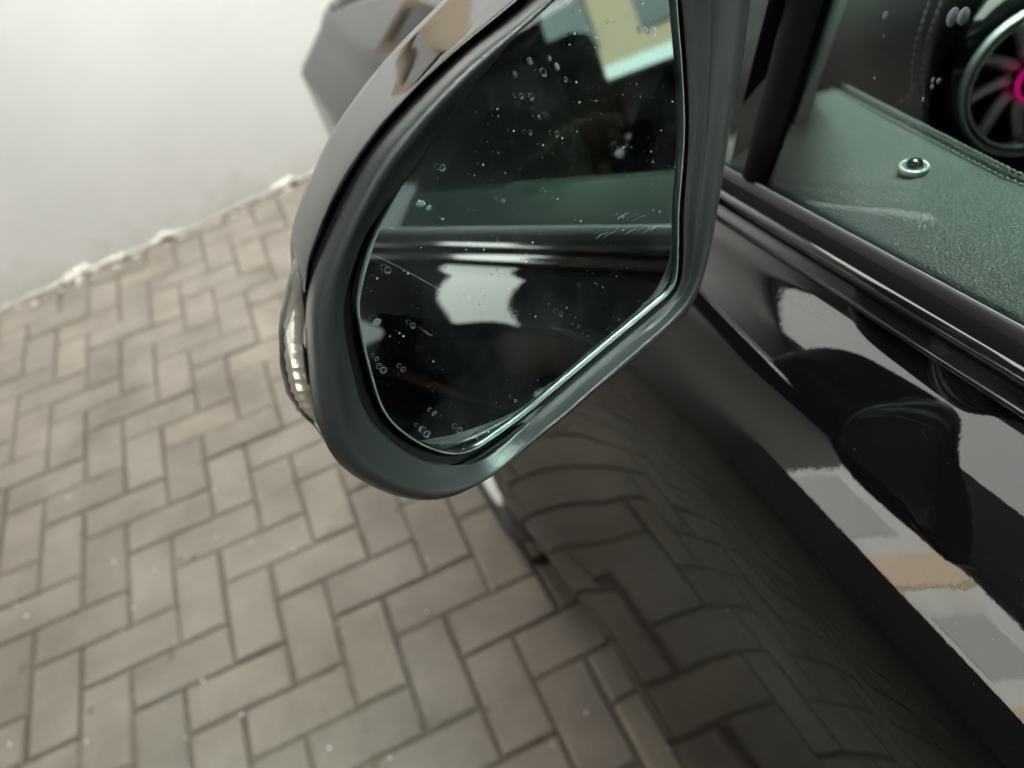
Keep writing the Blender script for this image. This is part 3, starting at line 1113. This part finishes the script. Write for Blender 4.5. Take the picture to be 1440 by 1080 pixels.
cp(box("far_door", (1.60, -1.6, 0.27), (1.74, 0.5, 1.03), 'seat'))
cp(box("rear_quarter", (0.17, -2.6, 0.32), (1.73, -1.52, 1.12), 'paint', None, 0.09))

# ------------------------------------------------------------------ door mirror
D_SC = 0.33 / 0.36
NRM = np.array([0.17808469, -0.95723304, 0.22801479])     # glass normal, towards the driver
EU = np.array([0.98313101, 0.18290278, 0.0])
EV = np.array([-0.04170454, 0.22416841, 0.97365767])
P0 = CAM + np.array([0.08450698, 0.2902682, -0.19545573]) * D_SC


def mp(u, v, o):                                # millimetres in the mirror's own frame
    return P0 + (EU * u + EV * v + NRM * o) * (0.001 * D_SC)


CEN = (12.0, 0.0)
NC = 176
G_ = [(-75.2, 13), (-79.5, 0.5), (-83, -15), (-86.0, -38), (-83.0, -53), (-76, -67), (-67, -78.3), (-57, -84.2), (-45.4, -84.9), (-21, -82.6), (-9, -80.4), (34.3, -72.4), (71.5, -65.8), (81, -63), (85.5, -57), (90.3, -40.8), (94.7, -23.2), (105.8, 9.9), (111, 36.9), (114, 62.9), (116, 82), (113, 93), (103, 97.5), (80, 97), (50, 91), (20, 81), (-8, 68), (-35, 52), (-58, 34)]
B1_ = [(-82, 19.6), (-88.5, 4.5), (-93, -16), (-95.0, -31.5), (-89.5, -52), (-80, -69), (-71, -77), (-58, -85.5), (-45, -87), (-21, -85), (-9, -82.6), (34, -74.5), (71, -68), (82, -65), (87.5, -58), (92.5, -41), (97.5, -22), (108.5, 9.9), (114, 36.9), (117.5, 62.9), (119, 84), (115, 96), (104, 98), (86, 90), (69.8, 84.8), (44.9, 78.1), (27.5, 75.5), (3.6, 69), (-16, 61.5), (-34.3, 53.9), (-47, 47.8), (-57, 42.8), (-67, 36.3)]
B1O = 11.0
B2_ = [(-88, 26.4), (-97.5, 4), (-105.5, -20), (-108, -37), (-100.5, -56), (-88, -73), (-75, -81.3), (-58.9, -84.2), (-37, -83.0), (-3, -75.5), (34, -68.5), (58, -63.5), (72, -58), (83, -46), (92, -30), (106.3, 1.7), (120, 33), (133, 63.7), (140, 88), (136, 106), (122, 113), (95, 108), (60, 99), (24, 88.7), (-16.8, 76), (-45, 63.5), (-58, 55.5), (-75, 42)]
B3_ = [(-96.4, 29.6), (-105, 11), (-113, -10.2), (-116, -24), (-116.2, -39.6), (-110, -55.3), (-100.5, -70.5), (-90, -81), (-79, -87.0), (-65, -88), (-50.7, -86.5), (-2, -80.5), (38, -75.5), (62, -71.5), (75, -66.5), (85, -58), (95, -42), (109, -13), (122, 16), (135, 42), (143.5, 64), (150, 90), (146, 112), (130, 121), (98, 115), (62, 104), (28.8, 93.8), (-2, 86.7), (-33.5, 75.5), (-51, 67.4), (-63.4, 58.7), (-81, 44.5)]
C0_ = [(-94, 34.5), (-102, 16), (-110, -8), (-113, -24), (-113, -39), (-107, -54), (-98, -69), (-88, -79), (-78, -84), (-64, -85), (-50, -83.5), (-2, -78), (38, -73), (62, -69), (75, -64), (86, -56), (97, -41), (112, -12), (126, 17), (140, 44), (149, 66), (154, 92), (150, 116), (132, 125), (98, 119), (62, 108), (28.9, 97.9), (-6.8, 88.7), (-36.6, 78), (-56.5, 67.9), (-69, 59.5), (-82, 48)]
C1_ = [(-84.3, 13.7), (-93, -2), (-100, -18), (-103, -30), (-101, -43), (-95, -55), (-86, -66), (-76, -73), (-62, -76), (-44, -75), (-2, -68), (38, -62), (62, -57), (78, -51), (92, -42), (106, -27), (124, 1), (140, 30), (154, 57), (164, 80), (167, 104), (160, 126), (138, 133), (105, 126), (72, 113), (39.7, 100.9), (7.7, 89), (-17, 77.6), (-37.3, 65.7), (-53.7, 52.8), (-70.9, 37.2), (-80.2, 24.3)]
G_, B1_, B2_, B3_, C0_, C1_ = [smooth_closed(c, NC, CEN) for c in (G_, B1_, B2_, B3_, C0_, C1_)]


def ring(c, o):
    o = np.broadcast_to(o, (len(c),))
    return [mp(p[0], p[1], q) for p, q in zip(c, o)]


TH = np.linspace(0, 2 * math.pi, NC, endpoint=False)
LIP = 3.0 + 8.0 * np.array([sstep((math.cos(t - math.radians(155)) + 0.20) / 0.6) for t in TH])   # how far the lip stands off the glass
RH = 11.0 + 14.0 * np.array([sstep((math.cos(t - math.radians(150)) + 0.25) / 0.6) for t in TH])   # height of the frame's crest


STEP = (1 - (RH - 11.0) / 14.0) * np.array([sstep((math.cos(t - math.radians(15)) - 0.2) / 0.4) for t in TH])   # stepped groove on the inner side


def slide(c, o_old, o_new):                     # same outline carried on a lower rim
    out = []
    for p, q in zip(c, o_new):
        d_ = mp(p[0], p[1], o_old) - CAM
        t = ((mp(0, 0, q) - CAM) @ NRM) / (d_ @ NRM)
        w = (CAM + d_ * t - P0) / (0.001 * D_SC)
        out.append((w @ EU, w @ EV))
    return np.array(out)


def polar(c):
    a = np.unwrap(np.arctan2(c[:, 1] - CEN[1], c[:, 0] - CEN[0]))
    A = np.concatenate([a - 2 * math.pi, a, a + 2 * math.pi])
    R_ = np.tile(np.hypot(c[:, 0] - CEN[0], c[:, 1] - CEN[1]), 3)
    k = np.argsort(A)
    return np.interp(TH, A[k], R_[k])


def outline(r_):
    for _ in range(2):
        r_ = (np.roll(r_, 1) + 2 * r_ + np.roll(r_, -1)) / 4
    return np.stack([CEN[0] + r_ * np.cos(TH), CEN[1] + r_ * np.sin(TH)], 1)


r1_ = np.maximum(polar(B1_), polar(G_) + 1.2)
r2_ = np.maximum(polar(slide(B2_, 25, RH)), r1_ + 2.0)
r3_ = np.maximum(polar(slide(B3_, 20, RH * 0.8)), r2_ + 4.0)
r0_ = np.maximum(polar(slide(C0_, 15, RH * 0.6)), r3_ - 1.0)
B1_, B2_, B3_, C0_ = outline(r1_), outline(r2_), outline(r3_), outline(r0_)


def mixc(a, b_, t):
    return a + (b_ - a) * t


def scl(c, s, du=0, dv=0):
    k = np.array(CEN)
    return k + (c - k) * s + np.array([du, dv])


# painted shell = the mirror's own mesh, the rest are its pieces
def shell(t, b_):                               # from the rear edge forward to the widest line
    return ring(scl(mixc(C0_, C1_, t), 1 + b_), RH * 0.6 * (1 - t) - 75 * t)


rows = [ring(scl(C0_, 0.93), RH * 0.6 - 9), ring(scl(C0_, 0.982), RH * 0.6 - 7), ring(scl(C0_, 0.990), RH * 0.6 - 0.5), ring(scl(C0_, 0.9935), RH * 0.6 + 0.6), ring(scl(C0_, 0.998), RH * 0.6 + 0.9), ring(scl(C0_, 1.002), RH * 0.6 + 0.4),
        shell(0.03, 0.004), shell(0.12, 0.007), shell(0.25, 0.0095), shell(0.4, 0.010), shell(0.55, 0.009), shell(0.7, 0.007), shell(0.85, 0.004), shell(1.0, -0.003),
        ring(scl(C1_, 0.955, 2, 0), -85), ring(scl(C1_, 0.88, 5, 0), -94), ring(scl(C1_, 0.77, 9, 0), -102), ring(scl(C1_, 0.6, 13, 0), -108), ring(scl(C1_, 0.35, 17, 0), -113), ring(scl(C1_, 0.04, 20, 0), -115)]
mir = cp(grid("side_mirror", rows, 'paint', None, closed=True, cap1=True, label="glossy black door mirror with dusty glass in a grained plastic frame"))
# frame
t_o = [(0.0, 2.0, B3_, 0.97), (0.0, 10.0, B3_, 0.985), (0.0, 17.0, B3_, 0.997)]
rows = [ring(scl(B3_, 0.965), -4), ring(scl(B3_, 0.985), RH * 0.36), ring(scl(B3_, 0.997), RH * 0.66), ring(B3_, RH * 0.78), ring(mixc(B3_, B2_, 0.35), RH * 0.94), ring(mixc(B3_, B2_, 0.7), RH * 1.015), ring(B2_, RH),
        ] + [ring(mixc(B2_, B1_, t), LIP + (RH - LIP) * h + STEP * e) for t, h, e in ((0.10, 0.90, 0), (0.22, 0.73, -1.2), (0.34, 0.58, -1.8), (0.46, 0.45, -1.6), (0.56, 0.35, 1.2), (0.62, 0.30, 2.2), (0.68, 0.25, 2.0), (0.74, 0.20, -0.8), (0.88, 0.09, -1.2), (1.0, 0.0, -0.5))] + [
        ring(scl(B1_, 1.004), LIP - 1.0), ring(scl(B1_, 1.03), LIP - 5), ring(scl(B1_, 1.03), -8)]
frm = hang(grid("mirror_frame", rows, 'plastic', None, closed=True), mir)
# dark well between shell, frame and glass
hang(grid("frame_well", [ring(scl(C0_, 0.985), RH * 0.6 - 10), ring(scl(B1_, 0.9), -9.0)], 'matte', None, closed=True), mir)
# glass: silvered back, pane in front, bright ground edge
hang(grid("glass_back", [ring(scl(G_, 0.5), -5), ring(G_, -5), ring(scl(G_, 1.002), -7.0)], 'matte', None, closed=True), mir)


TILT = 0.021


def gring(c, o):                                # the pane sits tilted a little in its frame
    return [mp(p[0], p[1], o + TILT * p[1]) for p in c]


def disc(name, c, o, material, flip=False):
    pts = gring(c, o)
    me = mesh(name, pts, [tuple(range(len(pts)))])
    return hang(link(name, fix(me), material, None, False), mir)


disc("mirror_glass", scl(G_, 0.9995), -0.4, 'silver')
disc("glass_pane", scl(G_, 0.998), 2.0, 'pane')
hang(grid("glass_edge", [gring(scl(G_, 1.002), -1.5), gring(scl(G_, 1.004), 1.0), gring(scl(G_, 1.001), 2.2), gring(scl(G_, 0.9955), 2.35), gring(scl(G_, 0.9935), 2.05)], 'edge', None, closed=True), mir)

# dried water marks on the pane: small low domes, doubled by the silvering behind them
vs, fs = [], []


def px_to_uv(px, py, o):
    r = ray(px, py)
    q = P0 + NRM * o * 0.001 * D_SC
    t = ((q - CAM) @ NRM) / (r @ NRM)
    d_ = CAM + r * t - P0
    return d_ @ EU / (0.001 * D_SC), d_ @ EV / (0.001 * D_SC)


def dome(u, v, rad, o=2.05, el=1.0, ang=0.0, n=12, hgt=0.35, full=False):
    """a low raised ring left by a dried drop, thicker on its lower side; tiny ones are filled"""
    n0 = len(vs)
    prof = ((1.0, 0.0), (0.86, 1.0), (0.70, 0.0)) if rad > 0.6 and not full else ((1.0, 0.0), (0.6, 0.9), (0.05, 1.0))
    for k, (rf, hf) in enumerate(prof):
        for a in np.linspace(0, 2 * math.pi, n, endpoint=False):
            w = rf if rad <= 0.6 or full else 1.0 - (1.0 - rf) * (1.0 - 0.75 * math.sin(a))
            x, y = rad * w * math.cos(a), rad * w * math.sin(a) * el
            vs.append(mp(u + x * math.cos(ang) - y * math.sin(ang), v + x * math.sin(ang) + y * math.cos(ang), o + TILT * v + rad * hgt * hf))
    for k in range(2):
        for j in range(n):
            fs.append((n0 + k * n + j, n0 + k * n + (j + 1) % n, n0 + (k + 1) * n + (j + 1) % n, n0 + (k + 1) * n + j))


for (px, py, r_, el) in [(742, 86, 1.3, 1.5), (770, 82, 1.2, 1.5), (781, 94, 1.6, 1.4), (762, 102, 2.2, 1.5), (722, 104, 1.0, 1.4), (905, 42, 1.6, 1.5), (917, 43, 1.5, 1.5),
                         (793, 112, 1.4, 1.3), (731, 135, 1.2, 1.2), (745, 136, 1.4, 1.3), (744, 186, 1.5, 1.3), (782, 188, 1.6, 1.2), (822, 40, 1.4, 1.2), (838, 35, 1.2, 1.2),
                         (590, 286, 2.6, 0.7), (602, 292, 2.4, 0.7), (621, 236, 2.0, 0.9), (530, 453, 3.1, 0.85), (581, 458, 1.6, 1.2), (545, 380, 1.7, 1.0), (621, 409, 1.5, 1.0),
                         (726, 441, 1.6, 1.0), (790, 442, 1.5, 1.0), (740, 358, 1.4, 1.1), (540, 521, 1.7, 1.0), (568, 520, 1.8, 0.9), (612, 583, 2.0, 0.7), (648, 607, 1.8, 1.1), (602, 612, 2.0, 1.0),
                         (593, 605, 1.5, 1.0), (624, 626, 1.8, 1.0), (727, 565, 1.2, 1.0), (707, 282, 1.5, 0.8), (877, 304, 1.6, 0.7), (660, 340, 1.1, 1.0), (700, 337, 1.0, 1.0), (815, 460, 1.2, 1.0), (530, 505, 1.0, 1.0), (860, 30, 1.1, 1.0)]:
    u, v = px_to_uv(px, py, 2.05)
    dome(u, v, r_ * random.uniform(0.6, 0.95), el=el, ang=random.uniform(-0.4, 0.4), full=(px, py) in ((742, 86), (770, 82), (781, 94), (905, 42), (917, 43), (530, 453), (590, 286), (602, 292), (722, 104)))
for i in range(150):
    px, py = random.uniform(530, 950), random.uniform(10, 600)
    u, v = px_to_uv(px, py, 2.05)
    k = int((math.atan2(v - CEN[1], u - CEN[0]) % (2 * math.pi)) / (2 * math.pi) * NC) % NC
    if math.hypot(u - CEN[0], v - CEN[1]) > 0.96 * math.hypot(*(G_[k] - np.array(CEN))):
        continue
    dome(u, v, random.uniform(0.12, 0.38), n=6)
def scratch(pts, wdt=0.10, o=2.1):
    q = [px_to_uv(px, py, o) for px, py in pts]
    r0 = tube_rows([mp(u, v, o + TILT * v) for u, v in q], 0.001 * wdt, 5)
    n0 = len(vs)
    for r_ in r0:
        vs.extend(r_)
    for i in range(len(r0) - 1):
        for j in range(5):
            fs.append((n0 + i * 5 + j, n0 + i * 5 + (j + 1) % 5, n0 + (i + 1) * 5 + (j + 1) % 5, n0 + (i + 1) * 5 + j))


scratch([(517, 354), (560, 375), (620, 408)], 0.14)
scratch([(540, 317), (555, 322)], 0.14)
scratch([(597, 465), (602, 470), (608, 472)], 0.16)
for (sx, sy) in [(880, 330), (905, 328), (838, 336), (850, 334), (868, 308), (890, 312), (915, 325)]:
    scratch([(sx, sy), (sx + 9, sy - 6), (sx + 17, sy - 9)], 0.10)
hang(link("water_spots", mesh("water_spots", vs, fs), 'spot', None, True, kind="stuff"), mir)

# repeater lamp on the outer edge
lens_rows, in_rows = [], []
LV = [(-86.5, 37, 0), (-96.5, 30, 3.5), (-105, 17, 8.0), (-110.5, 3, 9.5), (-114, -9, 9.0), (-115.5, -19, 6.0), (-115.5, -26, 2.0), (-115.2, -29, 0.4)]
for (u, v, bul) in LV:
    base = np.array([u, v])
    lens_rows.append([mp(u + 2.5, v + 0.5, 17.5), mp(u - 1.0, v, 16.0), mp(u - bul * 0.45, v, 10), mp(u - bul * 0.62, v + 0.5, 2), mp(u + 2.5 - bul * 0.45, v + 1.0, -10), mp(u + 8, v + 1.5, -26), mp(u + 17, v + 2, -45)])
lens = hang(grid("indicator_lens", lens_rows, 'lens', None), mir)
in_rows = []
for i, t in enumerate(np.linspace(0.04, 1, 33)):
    f_ = t * (len(LV) - 1)
    a, b_ = LV[int(min(f_, len(LV) - 2))], LV[int(min(f_, len(LV) - 2)) + 1]
    w = f_ - int(min(f_, len(LV) - 2))
    u, v, bul = [a[j] + (b_[j] - a[j]) * w for j in range(3)]
    z_ = 0.8 if i % 2 else -0.4
    in_rows.append([mp(u + 3.0, v, 16.0), mp(u + 1.0, v, 14.0 + z_ * 0.4), mp(u + 1.6 - bul * 0.40, v, 8 + z_), mp(u + 1.4 - bul * 0.52 + z_ * 0.5, v, 1), mp(u + 4 - bul * 0.35, v, -10), mp(u + 10, v, -24)])
hang(grid("reflector", in_rows, 'reflector', None, smooth=False), mir)
hang(grid("lamp_socket", tube_rows([mp(-110.2, -17, 15.5), mp(-110.7, -19.5, 15.6), mp(-110.8, -21, 15.2)], [0.0016, 0.0018, 0.0011], 8), 'matte', None, closed=True, cap0=True, cap1=True), mir)
hang(grid("lamp_blade", tube_rows([mp(-105.3, 12, 15.2), mp(-108, 3, 15.8), mp(-109.5, -4, 15.8)], [0.0005, 0.0012, 0.0016], 8), 'tyre', None, closed=True, cap0=True, cap1=True), mir)
# foot that carries the mirror on the door
a = mp(72, -40, -66)
b_ = rail(4, 0.50)
rows = []
for t in np.linspace(0, 1, 9):
    c = a + (b_ + np.array([0.01, 0, -0.005]) - a) * t
    hw, hy = 0.020 - 0.006 * math.sin(t * math.pi), 0.045 - 0.008 * math.sin(t * math.pi)
    rows.append([c + np.array([0, hy * math.cos(q), hw * math.sin(q)]) for q in np.linspace(0, 2 * math.pi, 20, endpoint=False)])
hang(grid("mirror_foot", rows, 'gloss_black', None, closed=True, cap0=True, cap1=True), mir)

# a few dried drops on the side window
vs, fs = [], []
for (px, py, r_) in [(1340, 24, 3.0), (1355, 23, 2.8), (1245, 22, 1.5), (1312, 113, 1.0), (1320, 114, 1.0), (1311, 122, 0.9), (1210, 256, 1.3), (1205, 285, 1.2), (1185, 272, 1.0), (1243, 51, 0.7), (1124, 75, 0.8), (1298, 140, 0.8), (1230, 110, 0.6)]:
    r = ray(px, py)
    best = None
    lo, hi = 0.1, 1.2
    for _ in range(40):
        mid = (lo + hi) / 2
        p = CAM + r * mid
        s = max(0.0, (p[2] - (CAM_H - GK + SZ * T(p[1]))) / 0.93)
        if p[0] < glass_pt(p[1], s)[0]:
            lo = mid
        else:
            hi = mid
    p = CAM + r * (lo - 0.0006)
    n0 = len(vs)
    rr_ = r_ * 0.0011
    ex = np.array([0, 1, 0]); ez = np.array([0.3, 0, 0.95])
    nn3 = np.array([-0.95, 0, 0.3])
    for (rf, hf) in ((1, 0), (0.75, 0.7)):
        for a in np.linspace(0, 2 * math.pi, 12, endpoint=False):
            vs.append(p + ex * rr_ * rf * math.cos(a) + ez * rr_ * rf * 1.25 * math.sin(a) + nn3 * rr_ * 0.3 * hf)
    for j in range(12):
        fs.append((n0 + j, n0 + (j + 1) % 12, n0 + 12 + (j + 1) % 12, n0 + 12 + j))
    fs.append(tuple(range(n0 + 12, n0 + 24)))
cp(link("window_drops", fix(mesh("window_drops", vs, fs)), 'spot', None, True, kind="stuff"))


# ------------------------------------------------------------------ the photographer, seen only as a reflection
per = thing("person", "person in dark jacket and trousers holding up a phone beside the door", "person", (-0.24, -0.50, 0.03))
MT['skin'] = mat("skin", (0.36, 0.20, 0.13), 0.5)
MT['jacket'] = mat("dark_jacket", (0.018, 0.019, 0.022), 0.85, 0, 0.2)
MT['trousers'] = mat("dark_trousers", (0.022, 0.023, 0.028), 0.9, 0, 0.2)
MT['hair'] = mat("dark_hair", (0.012, 0.010, 0.009), 0.6)


def skinned(name, pts, chains, material, parent, sub=2):
    """pts: name -> (xyz in the world, radius or (rx, ry)); chains: lists of joint names."""
    names = list(pts)
    me = bpy.data.meshes.new(name)
    ed = [(names.index(a), names.index(b)) for c in chains for a, b in zip(c, c[1:])]
    base = Vector(per.location)
    me.from_pydata([Vector(pts[n][0]) - base for n in names], ed, [])
    o = bpy.data.objects.new(name, me)
    COL.objects.link(o)
    o.modifiers.new("skin", 'SKIN').use_smooth_shade = True
    sv = me.skin_vertices[0].data
    for i, n in enumerate(names):
        r = pts[n][1]
        sv[i].radius = r if isinstance(r, tuple) else (r, r)
        sv[i].use_root = (i == 0)
    o.modifiers.new("sub", 'SUBSURF').levels = sub
    bpy.context.view_layer.update()
    done = bpy.data.meshes.new_from_object(o.evaluated_get(bpy.context.evaluated_depsgraph_get()))
    bpy.data.objects.remove(o)
    done.name = name
    r_ = link(name, done, material, None, True)
    r_.parent = parent
    return r_


J = {'pelvis': ((-0.24, -0.52, 0.93), (0.14, 0.10)), 'belly': ((-0.24, -0.51, 1.08), (0.13, 0.09)), 'chest': ((-0.23, -0.49, 1.28), (0.145, 0.10)),
     'neck': ((-0.22, -0.46, 1.44), 0.055), 'jaw': ((-0.215, -0.425, 1.52), (0.062, 0.07)), 'skull': ((-0.215, -0.43, 1.60), (0.075, 0.092)), 'crown': ((-0.215, -0.445, 1.67), (0.05, 0.06)),
     'nose': ((-0.20, -0.325, 1.545), 0.012), 'ear_l': ((-0.30, -0.44, 1.57), 0.013), 'ear_r': ((-0.13, -0.43, 1.57), 0.013),
     'sh_l': ((-0.40, -0.48, 1.38), 0.06), 'el_l': ((-0.44, -0.30, 1.14), 0.043), 'wr_l': ((-0.145, -0.125, 1.235), (0.026, 0.022)), 'pa_l': ((-0.105, -0.085, 1.262), (0.036, 0.016)),
     'sh_r': ((-0.06, -0.46, 1.38), 0.06), 'el_r': ((0.03, -0.33, 1.12), 0.043), 'wr_r': ((0.105, -0.125, 1.20), (0.026, 0.022)), 'pa_r': ((0.10, -0.075, 1.228), (0.036, 0.016)),
     'hp_l': ((-0.34, -0.53, 0.88), 0.085), 'kn_l': ((-0.35, -0.50, 0.48), 0.055), 'an_l': ((-0.36, -0.55, 0.10), 0.038), 'to_l': ((-0.38, -0.40, 0.06), 0.036),
     'hp_r': ((-0.14, -0.53, 0.88), 0.085), 'kn_r': ((-0.13, -0.50, 0.48), 0.055), 'an_r': ((-0.12, -0.56, 0.10), 0.038), 'to_r': ((-0.10, -0.41, 0.06), 0.036)}
fing = []
for sd, px_, base_, out_ in (('l', -1, (-0.105, -0.085, 1.262), 1), ('r', 1, (0.10, -0.075, 1.228), -1)):
    for k, ln_ in enumerate((0.045, 0.052, 0.048, 0.038)):
        a = np.array(base_) + np.array([out_ * 0.020, 0.012 - 0.010 * k, 0.016 - 0.014 * k])
        J['f%s%da' % (sd, k)] = (tuple(a), 0.0085)
        J['f%s%db' % (sd, k)] = (tuple(a + np.array([out_ * ln_ * 0.5, -0.006, 0.008])), 0.008)
        J['f%s%dc' % (sd, k)] = (tuple(a + np.array([out_ * ln_ * 0.85, -0.022, 0.006])), 0.007)
        fing.append(['pa_' + sd, 'f%s%da' % (sd, k), 'f%s%db' % (sd, k), 'f%s%dc' % (sd, k)])
    a = np.array(base_) + np.array([out_ * 0.012, -0.022, 0.026])
    J['t%sa' % sd] = (tuple(a), 0.010)
    J['t%sb' % sd] = (tuple(a + np.array([out_ * 0.028, -0.012, 0.016])), 0.0085)
    fing.append(['pa_' + sd, 't%sa' % sd, 't%sb' % sd])
CH = [['pelvis', 'belly', 'chest', 'neck', 'jaw', 'skull', 'crown'], ['jaw', 'nose'], ['skull', 'ear_l'], ['skull', 'ear_r'],
      ['chest', 'sh_l', 'el_l', 'wr_l', 'pa_l'], ['chest', 'sh_r', 'el_r', 'wr_r', 'pa_r'],
      ['pelvis', 'hp_l', 'kn_l', 'an_l', 'to_l'], ['pelvis', 'hp_r', 'kn_r', 'an_r', 'to_r']] + fing
skinned("body", J, CH, 'skin', per)


def thicker(names, k):
    out = {}
    for n in names:
        c, r = J[n]
        out[n] = (c, tuple(q + k for q in r) if isinstance(r, tuple) else r + k)
    return out


skinned("jacket", thicker(['pelvis', 'belly', 'chest', 'sh_l', 'el_l', 'wr_l', 'sh_r', 'el_r', 'wr_r'], 0.016),
        [['pelvis', 'belly', 'chest', 'sh_l', 'el_l', 'wr_l'], ['chest', 'sh_r', 'el_r', 'wr_r']], 'jacket', per)
skinned("trousers", thicker(['pelvis', 'hp_l', 'kn_l', 'an_l', 'hp_r', 'kn_r', 'an_r'], 0.014),
        [['pelvis', 'hp_l', 'kn_l', 'an_l'], ['pelvis', 'hp_r', 'kn_r', 'an_r']], 'trousers', per)
for sd in 'lr':
    skinned("shoe", thicker(['an_' + sd, 'to_' + sd], 0.008), [['an_' + sd, 'to_' + sd]], 'hair', per)
skinned("hair", {'a': ((-0.215, -0.45, 1.63), (0.086, 0.10)), 'b': ((-0.215, -0.475, 1.675), (0.07, 0.075)), 'c': ((-0.215, -0.51, 1.58), (0.06, 0.05))}, [['a', 'b'], ['a', 'c']], 'hair', per)
# the phone just behind the lens
ph = box("phone", (-0.075, -0.036, -0.008), (0.075, 0.036, 0.0), 'gloss_black', None, 0.003)
ph["label"] = "black phone held up in both hands by the photographer"
ph["category"] = "phone"
ph.matrix_world = Matrix.Translation(Vector(CAM) - Vector(M[:, 2]) * 0.012) @ rot.to_4x4() @ Matrix.Translation((0.0, 0, 0.004))
ph.matrix_world = Matrix.Translation(Vector(CAM) - Vector(M[:, 2]) * 0.014 + Vector(M[:, 0]) * 0.0) @ rot.to_4x4()
